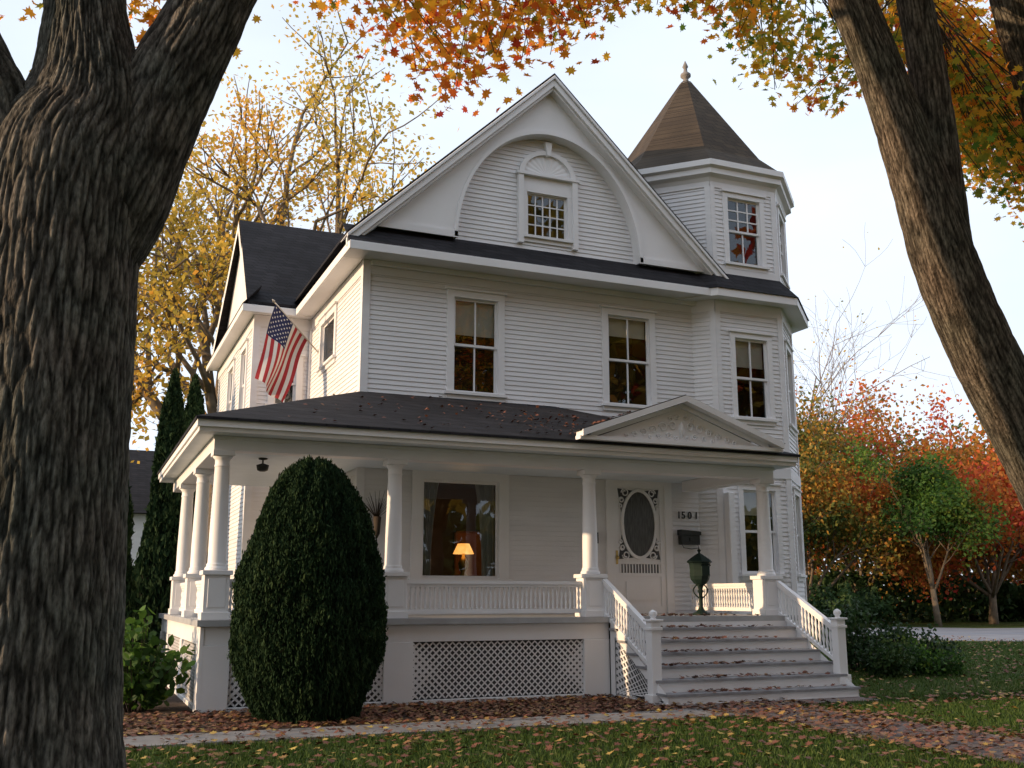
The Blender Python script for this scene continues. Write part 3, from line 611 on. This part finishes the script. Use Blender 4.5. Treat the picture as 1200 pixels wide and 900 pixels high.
grass('grass',(-2,16),(6,12.4),125000,.055,lambda x,y:~((y>11.0)&(x<7.9))&~((x>7.8)&(x<9.1))&~((y>11.85)&(x<10.7))&(x<1.25*y+2)&(x>-.2*y-.5))
grass('lawn_grass',(10.8,30),(12,26),60000,.07,lambda x,y:(x<1.25*y+1)&(x>.62*y))
def litter(name,n,xr,yr,z,keep=None,s=(.06,.11),lo_=0,hi=1.,flat=1.2):
    x=RNG.uniform(*xr,n); y=RNG.uniform(*yr,n)
    if keep is not None: k=keep(x,y); x=x[k]; y=y[k]
    C=np.stack([x,y,np.full(len(x),z)+RNG.uniform(0,.03,len(x))],1)
    return cloud(name,C,RNG.uniform(*s,len(x)),RNG.uniform(lo_,hi,len(x)),L_LIT,MAPLE,flat=flat,kind='stuff')
litter('fallen_leaves',7000,(-2,7.6),(11.9,14.0),.02,hi=.92,s=(.05,.095))
litter('fallen_leaves_lawn',6500,(-2,14),(6,12),.04,lambda x,y:RNG.uniform(0,1,len(x))<.3+.7*np.clip((y-7)/5,0,1)-.35*(x>9.4),lo_=.25,s=(.05,.10))
litter('fallen_leaves_walk',1300,(7.5,9.4),(7,12.4),.035,hi=.92)
litter('fallen_leaves_yard',4500,(10.5,30),(11,30),.04,lambda x,y:(x<1.25*y+1),lo_=.2)
C=[]
for k in range(0,8):
    zz=rz*k if k<7 else FZ
    y1=13.95-tr*(7-k)+tr
    for _ in range(80):
        xx=random.triangular(7.55,10.68,8.6); yy=y1-abs(random.gauss(0,.09))-.03 if k<7 else 13.98+abs(random.gauss(0,.25))
        if k==0: yy=12.3-abs(random.gauss(0,.1))
        C.append((xx,yy,zz+.012+random.random()*.02))
cloud('fallen_leaves_steps',C,RNG.uniform(.06,.1,len(C)),RNG.uniform(.2,.85,len(C)),L_LIT,MAPLE,flat=1.2,kind='stuff')
C=[]
for _ in range(260):
    if random.random()<.5: x=random.gauss(7.2,.6); y=random.uniform(14.0,15.9)
    else: x=random.uniform(2.5,8.5); y=random.uniform(13.85,16.8)
    if x<1.5 or x>8.2: continue
    z=3.8+(y-13.77)*.364
    if x-1.31<y-13.77: z=3.8+(x-1.31)*.381
    if x>6.9: z=max(z,3.94+(x-6.86)*.357) if (y-13.63)<(x-6.86)*1.3 else z
    C.append((x,y,z+.02))
cloud('fallen_leaves_roof',C,RNG.uniform(.05,.085,len(C)),RNG.uniform(.2,.7,len(C)),L_LIT,MAPLE,flat=.8,kind='stuff')

# ---------------------------------------------------------------- big trunks
def catmull(P_,R_,step):
    P_=[Vector(p) for p in P_]; out=[];rad=[]
    for i in range(len(P_)-1):
        p0=P_[max(i-1,0)];p1=P_[i];p2=P_[i+1];p3=P_[min(i+2,len(P_)-1)]; n=max(2,int((p2-p1).length/step))
        for k in range(n):
            t=k/n; out.append(.5*((2*p1)+(p2-p0)*t+(2*p0-5*p1+4*p2-p3)*t*t+(3*p1-p0-3*p2+p3)*t**3)); rad.append(R_[i]*(1-t)+R_[i+1]*t)
    out.append(P_[-1]); rad.append(R_[-1]); return out,rad
class TM(M):
    def __init__(s): super().__init__(); s.a=[]
def barked(m,P_,R_,nseg,step,amp=.022,fx=33,fz=4.2,seed=0.):
    pts,rad=catmull(P_,R_,step); rings=[]; x=None; L=0.
    for i,p in enumerate(pts):
        d=(pts[min(i+1,len(pts)-1)]-pts[max(i-1,0)]).normalized()
        if i: L+=(p-pts[i-1]).length
        if x is None: x=Vector((1,0,0))
        x=(x-d*x.dot(d)).normalized(); y=d.cross(x); ring=[]
        for k in range(nseg):
            a=2*math.pi*k/nseg; nd=x*math.cos(a)+y*math.sin(a); r=rad[i]; R0=R_[len(R_)//2]
            q=Vector((math.cos(a)*R0*fx+seed,math.sin(a)*R0*fx,L*fz))
            w=noise.noise_vector(Vector((q.x*.9,q.y*.9,q.z*.7)))*.22
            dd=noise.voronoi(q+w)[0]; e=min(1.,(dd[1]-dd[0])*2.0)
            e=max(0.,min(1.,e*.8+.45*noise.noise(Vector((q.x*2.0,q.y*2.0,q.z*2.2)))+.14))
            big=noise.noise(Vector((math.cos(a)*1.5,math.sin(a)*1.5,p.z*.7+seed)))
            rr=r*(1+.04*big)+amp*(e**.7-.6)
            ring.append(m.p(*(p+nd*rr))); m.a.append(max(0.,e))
        rings.append(ring)
    for a,b in zip(rings,rings[1:]):
        for k in range(nseg):
            m.f.append([a[k],a[(k+1)%nseg],b[(k+1)%nseg],b[k]]); m.m.append(0); m.sm.append(True)
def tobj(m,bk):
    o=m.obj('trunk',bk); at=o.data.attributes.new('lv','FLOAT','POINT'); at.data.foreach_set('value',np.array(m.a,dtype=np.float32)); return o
mapleL=empty('maple_tree',(-.2,5,0),label='old maple with thick furrowed forked trunk on the lawn',category='tree')
m=TM()
barked(m,[(-.2,5,-.1),(-.2,5,.35),(-.2,5,1.0),(-.21,5,2.0),(-.22,5,2.8),(-.2,5,3.4),(-.12,5.02,3.75),(-.17,5.05,4.3),(-.32,5.1,5.4),(-.6,5.2,7.5)],[.72,.55,.44,.40,.39,.37,.30,.19,.17,.12],440,.016,.018)
barked(m,[(-.12,5,2.9),(.02,5,3.3),(.20,5,3.85),(.42,5,4.45),(.72,5.05,5.4),(1.1,5.2,7)],[.22,.26,.225,.19,.17,.12],240,.02,.013,seed=5)
barked(m,[(-.32,5,3.0),(-.52,5,3.6),(-.76,5.1,4.2),(-1.1,5.2,5.4)],[.28,.22,.17,.14],130,.025,.012,seed=9)
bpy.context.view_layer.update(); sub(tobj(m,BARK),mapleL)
mapleR=empty('maple_tree',(7.0,5,0),label='leaning maple with forked trunk and orange leaves',category='tree')
m=TM()
barked(m,[(7.1,5,-.1),(7.0,5,.3),(6.58,5,1.3),(6.06,5,2.3),(5.60,5,3.1),(5.33,5,3.7),(5.18,5,4.2),(4.98,5.02,4.85),(4.76,5.05,5.5),(4.3,5.2,6.9)],[.36,.28,.24,.22,.215,.21,.19,.16,.15,.12],200,.02,amp=.011,fx=38,seed=3)
barked(m,[(5.40,5,3.5),(5.36,5,4.2),(5.34,5,4.9),(5.27,5,5.6),(5.1,5.1,7.2)],[.15,.15,.13,.12,.09],110,.025,amp=.008,fx=38,seed=13)
barked(m,[(8.9,6.2,-.1),(8.6,6.2,2.4),(8.15,6.1,4.2),(7.78,6.0,5.5),(7.5,6,6.6),(7.2,6,8)],[.25,.21,.18,.16,.15,.12],110,.03,amp=.008,fx=38,seed=17)
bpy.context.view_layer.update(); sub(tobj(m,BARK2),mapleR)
def envz(x):
    E=[(.75,4.7),(.9,4.25),(1.2,4.45),(1.45,4.2),(1.8,4.04),(2.1,4.25),(2.4,4.5),(2.8,4.9),(3.4,5.05),(3.75,4.75),(4.1,4.45),(4.45,4.45),(4.75,4.75),(5.2,4.9),(5.5,4.3),(6.3,3.95),(7,3.9)]
    for (a,b),(c,d) in zip(E,E[1:]):
        if a<=x<=c: return b+(d-b)*(x-a)/(c-a)
    return 9
tw=M(); C=[];vals=[];sz=[]
mainb=[Vector((4.4,5.15,6.2)),Vector((3.9,5.8,7.0)),Vector((3.0,6.3,7.1)),Vector((2.0,6.6,6.7)),Vector((1.2,6.7,6.2))]
tw.tube(mainb,[.07,.055,.04,.028,.012],7)
mb2=[Vector((5.2,5,5.6)),Vector((6.2,6,6.9)),Vector((7.6,7.6,7.8)),Vector((9,8.4,8))]; tw.tube(mb2,[.06,.045,.03,.02],7)
mb3=[Vector((4.4,5.15,6.3)),Vector((4.9,6.5,7.2)),Vector((6,8,7.8))]; tw.tube(mb3,[.05,.035,.02],7)
allb=[]
for B_ in(mainb,mb2,mb3):
    pp,_=catmull(B_,[1]*len(B_),.15); allb+=pp
cl=[]
for i in range(400):
    if i<205:
        x=random.uniform(.8,6.9); z=envz(x)+.12+abs(random.gauss(0,.38)); Y=random.uniform(5.6,8.0)
    else:
        x=random.uniform(5.25,6.9); z=envz(x)+.1+random.random()*1.5; Y=random.uniform(6.4,9.2)
    k=Y/5
    cl.append(Vector((x*k,Y,1.45+(z-1.45)*k)))
for c in cl:
    b=random.choice(sorted(allb,key=lambda q:(q-c).length+ (0 if q.z>c.z else 1))[:16]); mid=(b+c)/2+Vector((random.uniform(-.2,.2),random.uniform(-.15,.15),.12+random.uniform(-.15,.12)))
    tw.tube([b,mid,c],[.007,.005,.003],4)
    n=random.randint(26,52); ra=c.x/c.y; cv=random.gauss(.50,.20)-(.22 if .72<ra<.98 else 0)-(.16 if ra>1.15 and c.z<6.4 else 0)
    for _ in range(n):
        t=random.random()**.6; s_=mid.lerp(c,t)
        C.append((s_.x+random.gauss(0,.16),s_.y+random.gauss(0,.16),s_.z+random.gauss(0,.09))); vals.append(cv+random.gauss(0,.11)); sz.append(random.uniform(.06,.105))
def crownmass(cx,cy,cz,rx,ry,rz_,n,C,vals,sz):
    k=0
    while k<n:
        v=Vector((random.uniform(-1,1),random.uniform(-1,1),random.uniform(-1,1)))
        if v.length>1: continue
        q=(cx+v.x*rx,cy+v.y*ry,cz+v.z*rz_)
        if noise.noise(Vector(q)*.45)<-.15: continue
        C.append(q); vals.append(.18+random.gauss(0,.22)); sz.append(random.uniform(.28,.5)); k+=1
crownmass(6,1.5,13.0,6,4.5,4.0,4500,C,vals,sz)
for a in range(7):
    tw.tube([(4.3,5.2,6.9),(5+random.uniform(-1,1),4,9),(5+random.uniform(-5,5),1+random.uniform(-3,3),12.5)],[.1,.06,.02],5)
bpy.context.view_layer.update()
cr=cloud('crown',C,np.array(sz),np.array(vals),L_MAPLE,MAPLE,flat=.15); sub(cr,mapleR); sub(tw.obj('branches',TWIG),mapleR)
C=[];vals=[];sz=[];tw=M()
for c in [(-.9,6.8,5.6),(-.6,6.5,5.9),(-.3,6.7,5.85),(.3,6.6,5.9),(.45,6.8,6.1),(.25,7,5.7),(-1.2,7,5.2),(.1,6.5,6.2),(1.1,6.6,6.25),(.9,6.9,6.3),(.35,6.8,5.5),(-.5,6.9,5.5),(-1.0,6.8,5.9),(-.75,6.6,5.5),(-.45,6.6,5.7),(.2,6.9,5.3),(.4,6.7,5.75),(-1.1,6.9,5.5)]:
    tw.tube([(.0,5.2,6.2),(c[0]*.6,6,6.5),c],[.02,.012,.003],4)
    cv=random.gauss(.55,.12)
    for _ in range(65): C.append((c[0]+random.gauss(0,.2),c[1]+random.gauss(0,.2),c[2]+random.gauss(0,.13))); vals.append(cv+random.gauss(0,.12)); sz.append(random.uniform(.07,.11))
crownmass(-2,2,13.0,5.5,4.5,4.0,4000,C,vals,sz)
for a in range(7):
    tw.tube([(-.5,5.2,7.3),(-1+random.uniform(-1,1),4,9.5),(-1.5+random.uniform(-4,4),2+random.uniform(-3,3),12.5)],[.1,.06,.02],5)
sub(cloud('crown',C,np.array(sz),np.array(vals),L_MAPLE,MAPLE,flat=.15),mapleL); sub(tw.obj('branches',TWIG),mapleL)

# ---------------------------------------------------------------- background trees
def tree(x,y,H,spread,lm,label,nleaf=9000,ls=.28,sig=.7,bark=LBARK,limbs=6,levels=3,seed=1,trunkh=.3,r0=None,name='tree',up=.5,cat='tree',tm=OVAL,group=None):
    R=random.Random(seed); m=M(); tips=[]; r0=r0 or H*.016
    def br(p,d,L,r,lev):
        pts=[p];rad=[r]; n=4
        for i in range(n):
            d=(d+Vector((R.gauss(0,.13),R.gauss(0,.13),R.gauss(0,.08)+.04))).normalized(); p=p+d*(L/n); pts.append(p); rad.append(max(.008,r*(1-.55*(i+1)/n)))
        m.tube(pts,rad,5 if lev<levels else 7)
        if lev<=1: tips.extend(pts[1:] if lev==0 else pts[2:])
        if lev==0: return
        for c in range(R.choice((3,4))):
            q=pts[R.choice((2,3,4))]; s=R.uniform(0,6.28); e=d.orthogonal().normalized(); f_=d.cross(e); a=R.uniform(.45,.95)
            nd=(d*math.cos(a)+(e*math.cos(s)+f_*math.sin(s))*math.sin(a)).normalized(); nd=(nd+Vector((0,0,.12))).normalized()
            br(q,nd,L*R.uniform(.5,.72),max(.01,r*.45),lev-1)
    b=Vector((x,y,0)); top=Vector((x+R.gauss(0,.2),y,H*trunkh)); m.tube([b+Vector((0,0,-.1)),b+(top-b)*.5,top],[r0*1.3,r0,r0*.9],9)
    for i in range(limbs):
        a=6.283*i/limbs+R.uniform(-.4,.4); t=spread*R.uniform(.5,1.1)
        d=Vector((math.cos(a)*t,math.sin(a)*t,up+R.uniform(0,.7))).normalized(); br(top-(top-b)*R.uniform(0,.15),d,H*.36*R.uniform(.8,1.15),r0*.5,levels)
    br(top,Vector((R.gauss(0,.1),0,1)),H*.42,r0*.6,levels)
    e=empty(name,(x,y,0),label=label,category=cat,group=group); bpy.context.view_layer.update(); sub(m.obj('trunk',bark),e)
    if nleaf:
        tp=np.array([tuple(t) for t in tips]); idx=RNG.integers(0,len(tp),nleaf); C=tp[idx]+RNG.normal(0,sig,(nleaf,3)); C[:,2]=np.maximum(C[:,2],.3+H*.04)
        sub(cloud('crown',C,RNG.uniform(ls*.6,ls*1.3,nleaf),clump(C,.35,seed),lm,tm),e)
    return e
tree(4.1,34,19.5,.62,L_YEL,'tall autumn tree with yellow leaves behind the house',20000,.155,.34,seed=4,limbs=8,levels=3,tm=RHOMB,r0=.5)
tree(-2.5,38,17,.8,L_YEL,'broad autumn tree with yellow leaves behind the house',14000,.20,.5,seed=14,limbs=6,tm=RHOMB)
tree(42,52,21.5,.42,L_YEL,'nearly bare tall tree with fine branches beyond the lawn',350,.16,.4,seed=5,limbs=7,levels=3,bark=PBARK,r0=.15)
tree(47,43,13.5,.9,L_ORG,'round maple in bright red and orange leaf',24000,.26,.7,seed=6,trunkh=.12,tm=RHOMB)
tree(57,46,14,.9,L_ORG,'large maple turning red and orange',20000,.28,.8,seed=16,trunkh=.12,tm=RHOMB)
tree(39,51,14.5,.8,L_RUST,'tree with rust and golden leaves beyond the lawn',22000,.26,.8,seed=7,trunkh=.12,tm=RHOMB)
tree(36,45,12.5,.7,L_RUST,'olive and gold tree with yellowing leaves beyond the lawn',22000,.22,.65,seed=8,trunkh=.08,tm=RHOMB)
tree(43,49,13.5,.8,L_ORG,'orange and olive tree with yellowing leaves beyond the lawn',22000,.24,.75,seed=28,trunkh=.1,tm=RHOMB)
tree(49,55,15.5,.9,L_ORG,'orange maple beyond the lawn',18000,.28,.8,seed=9,trunkh=.12,tm=RHOMB)
tree(40.5,40.5,9.3,.38,L_GREEN,'slender green tree standing on the lawn',14000,.20,.36,seed=10,trunkh=.2,limbs=5,tm=RHOMB,up=.8)
tree(53,50,13.5,.9,L_RUST,'golden and olive tree at the lawn edge',18000,.3,.9,seed=11,trunkh=.1,tm=RHOMB)
tree(62,56,14.5,.9,L_RUST,'golden and olive tree at the lawn edge',14000,.34,.9,seed=21,trunkh=.1,tm=RHOMB)
tree(70,60,15,.9,L_ORG,'large maple turning red and orange',12000,.5,1.1,seed=19,trunkh=.12,tm=RHOMB)
for i,(x,y,h) in enumerate(((-14,-14,19),(-4,-17,21),(6,-15,20),(16,-13,24),(27,-13,23),(19,-2,20),(28,1,19))):  # last two added out of view to darken sky reflections in the gable panes
    tree(x,y,h,.8,(L_OLIVE,L_YEL,L_ORG,L_OLIVE)[i%4],('olive street tree on the verge','yellow tree near the street, out of view, darkens window reflections','orange maple near the street, out of view, darkens window reflections','olive street tree on the verge')[i%4],4200,.7,.9,seed=30+i,levels=2,trunkh=.2,tm=RHOMB,group='street trees')
def woods(name,xr,yr,h0,n,lm,s=(.7,1.4)):
    C=[]
    for _ in range(n):
        x=random.uniform(*xr); y=random.uniform(*yr); h=h0+.45*h0*noise.noise(Vector((x*.06,y*.02,3)))+.3*h0*noise.noise(Vector((x*.25,1,0)))
        C.append((x,y,random.uniform(0,1)**.8*h))
    C=np.array(C); cloud(name,C,RNG.uniform(*s,len(C)),clump(C,.14,4.,.15),lm,RHOMB,kind='stuff')
woods('far_woods',(-90,60),(85,110),8,14000,L_OLIVE)
woods('autumn_woods',(45,150),(62,80),14,36000,L_RUST,(.4,.8))
woods('undergrowth',(34,110),(46,56),2.6,18000,L_DARKG,(.3,.5))
woods('unseen_reflection_woods',(-80,90),(-75,-50),10,9000,L_OLIVE,(1.2,2.2))  # unseen woods added to cover the pale horizon mirrored in the parlour window

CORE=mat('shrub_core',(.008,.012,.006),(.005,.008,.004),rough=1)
def conifer(name,x,y,H,R0,prof,label,n,ls,lump=.13,seed=0,cat='shrub',lm=L_THUJA,group=None):
    C=[];vv=[]
    for _ in range(n):
        t=random.random()**.9; a=random.uniform(0,6.283)
        r=R0*prof(t); q=Vector((math.cos(a)*2.6+seed,math.sin(a)*2.6,t*H*1.5)); l1=noise.noise(q); l2=noise.noise(q*3.0); l3=noise.noise(q*8.5)
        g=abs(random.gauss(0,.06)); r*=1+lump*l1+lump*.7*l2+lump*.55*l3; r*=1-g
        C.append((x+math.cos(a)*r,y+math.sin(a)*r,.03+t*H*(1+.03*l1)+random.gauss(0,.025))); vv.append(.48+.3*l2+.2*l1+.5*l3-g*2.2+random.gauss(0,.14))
    C=np.array(C); e=empty(name,(x,y,0),label=label,category=cat,group=group); bpy.context.view_layer.update()
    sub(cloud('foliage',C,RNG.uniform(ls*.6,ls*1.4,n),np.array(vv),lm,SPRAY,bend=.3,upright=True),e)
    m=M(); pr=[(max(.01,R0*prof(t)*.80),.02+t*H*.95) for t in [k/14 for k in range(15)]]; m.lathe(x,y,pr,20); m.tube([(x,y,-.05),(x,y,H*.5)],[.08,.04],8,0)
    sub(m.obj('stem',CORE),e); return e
def egg(t):
    if t<.36: return .66+.34*math.sin(t/.36*math.pi/2)
    return max(.02,(1-((t-.36)/.65)**2.0))**.58 if t<1 else .02
conifer('evergreen_shrub',2.72,12.9,3.08,.92,egg,'tall rounded dark green arborvitae in front of the porch',150000,.034,lump=.085)
cone=lambda t:max(.03,(1-t)**.62*(.85+.15*math.sin(t*9)))
G='dark conifers beside the house'
conifer('conifer_tree',1.75,24,6.4,.75,cone,'narrow dark green conifer beside the house',14000,.13,seed=3,cat='tree',group=G)
conifer('conifer_tree',2.5,27,6.9,.8,cone,'narrow dark green conifer beside the house',12000,.13,seed=5,cat='tree',group=G)
conifer('conifer_tree',.5,20,3.9,.9,cone,'broad dark green conifer beside the porch',14000,.11,seed=7,cat='tree',group=G)
conifer('conifer_tree',-.6,22,4.4,1.0,cone,'broad dark green conifer beside the porch',10000,.12,seed=8,cat='tree',group=G)
def bush(x,y,H,R0,lm,label,n,ls,seed=0,name='bush'):
    m=M(); C=[]; R=random.Random(seed)
    for i in range(34):
        a=R.uniform(0,6.283); rr=R0*math.sqrt(R.random()); top=Vector((x+math.cos(a)*rr,y+math.sin(a)*rr,H*R.uniform(.45,1)*(1-.4*(rr/R0)**2)))
        b=Vector((x+math.cos(a)*rr*.2,y+math.sin(a)*rr*.2,0)); m.tube([b,(b+top)/2+Vector((0,0,.08)),top],[.01,.007,.003],4)
        for _ in range(n//34):
            t=R.uniform(.25,1.05); q=b.lerp(top,t); C.append((q.x+R.gauss(0,.09),q.y+R.gauss(0,.09),max(.03,q.z+R.gauss(0,.08))))
    e=empty(name,(x,y,0),label=label,category='bush'); bpy.context.view_layer.update(); sub(m.obj('stems',TWIG),e)
    C=np.array(C); sub(cloud('foliage',C,RNG.uniform(ls*.6,ls*1.3,len(C)),clump(C,1.5,seed,.2)*.9,lm,OVAL),e)
bush(.85,14.6,1.3,.7,L_GREEN,'leafy yellow green bush beside the porch',1000,.13,1)
bush(.2,16.2,1.0,.8,L_GREEN,'leafy green bush beside the porch',1200,.11,2)
bush(14.7,16.9,1.6,.9,L_DARKG,'dark green shrub beside the tower',2600,.09,3)
bush(15.7,16.4,1.0,.8,L_DARKG,'low dark green shrub beside the lawn',2600,.08,4)
bush(14.1,15.4,.75,.6,L_DARKG,'low dark green shrub beside the steps',2400,.07,5)
bush(15.1,15.4,.6,.6,L_GREEN,'low green shrub beside the lawn',1800,.07,6)
bush(47,38,2.3,2.2,L_DARKG,'dark green bush at the lawn edge',4000,.2,7)
bush(36,42,2.4,2.2,L_DARKG,'dark green bush at the lawn edge',4000,.2,8)
bush(33,41,2.2,2.2,L_DARKG,'dark green bush at the lawn edge',4000,.2,18)
bush(54,47,3,3,L_DARKG,'dark green bush at the lawn edge',4000,.25,9)

def neighbour(x0,x1,y0,y1,ze,zr,label):
    e=empty('neighbour_house',(x0,y0,0),label=label,category='house'); bpy.context.view_layer.update()
    m=M(frame((x0,y0),(x1,y0))[0]); clap(m,x1-x0,0,ze,[(1,2,1,2.4),(x1-x0-2,x1-x0-1,1,2.4)],h=.15); m.T=frame((x0,y1),(x0,y0))[0]; clap(m,y1-y0,0,ze,h=.15); m.T=frame((x1,y0),(x1,y1))[0]; clap(m,y1-y0,0,ze,h=.15)
    sub(m.obj('wall',SIDING),e)
    m=M(); ym=(y0+y1)/2; o=.5
    for yy in(y0-o,y1+o): m.face([(x0-o,yy,ze),(x1+o,yy,ze),(x1+o,ym,zr),(x0-o,ym,zr)])
    for xx in(x0,x1): m.face([(xx,y0,ze),(xx,ym,zr-.1),(xx,y1,ze)])
    sub(m.obj('roof',SHING),e)
    for a in(1,x1-x0-2):
        m=M(frame((x0,y0),(x1,y0))[0]); m.box(a,a+1,.02,.05,1,2.4,0); w=sub(m.obj('window',DARK),e)
        m=M(frame((x0,y0),(x1,y0))[0]); m.box(a-.1,a,-.05,.05,1,2.4); m.box(a+1,a+1.1,-.05,.05,1,2.4); m.box(a-.1,a+1.1,-.05,.05,2.4,2.5); m.box(a-.1,a+1.1,-.06,.05,.9,1); m.box(a,a+1,-.01,.01,1.67,1.73); sub(m.obj('window_frame',WHITE),w)
neighbour(-7,3.2,42,50,4.6,7.6,'white neighbouring house with dark gable roof')

# ---------------------------------------------------------------- light, world, camera
EL=math.radians(10); az=math.radians(176)
sd=Vector((math.cos(az)*math.cos(EL),math.sin(az)*math.cos(EL),math.sin(EL)))
L=bpy.data.lights.new('sun','SUN'); L.energy=5; L.angle=math.radians(.6); L.color=(1,.70,.42); lo=bpy.data.objects.new('sun',L); COL.objects.link(lo); lo.rotation_euler=sd.to_track_quat('Z','Y').to_euler(); lo.location=(-20,10,20)
w=bpy.data.worlds.new('World'); SC.world=w; w.use_nodes=True; nt=w.node_tree; bg=nt.nodes['Background']
sk=N(nt,'ShaderNodeTexSky'); sk.sky_type='NISHITA'; sk.sun_disc=False; sk.sun_elevation=EL; sk.sun_rotation=math.atan2(sd.x,sd.y); sk.air_density=1; sk.dust_density=1.5; sk.ozone_density=1
tc=N(nt,'ShaderNodeTexCoord'); mp=N(nt,'ShaderNodeMapping'); mp.inputs['Scale'].default_value=(1,1,3); nz=N(nt,'ShaderNodeTexNoise'); nz.inputs['Scale'].default_value=1.6; nz.inputs['Detail'].default_value=5
nt.links.new(tc.outputs['Generated'],mp.inputs[0]); nt.links.new(mp.outputs[0],nz.inputs['Vector'])
cl_=ramp(nt,[(.35,(.74,.74,.74)),(.65,(.94,.94,.94))],nz.outputs[0])
mx=N(nt,'ShaderNodeMix',data_type='RGBA'); nt.links.new(cl_,mx.inputs[0]); nt.links.new(sk.outputs[0],mx.inputs[6]); mx.inputs[7].default_value=(7.0,7.75,8.9,1)
nt.links.new(mx.outputs[2],bg.inputs[0]); bg.inputs[1].default_value=.15
cam=bpy.data.cameras.new('camera'); cam.sensor_width=36; cam.lens=1196/1200*36; cam.clip_end=3000; co=bpy.data.objects.new('camera',cam); COL.objects.link(co); SC.camera=co
co.location=(0,0,1.45); yaw=math.atan2(515,1222); th_=math.atan2(250,1196); co.rotation_euler=(math.pi/2+th_,0,-yaw)
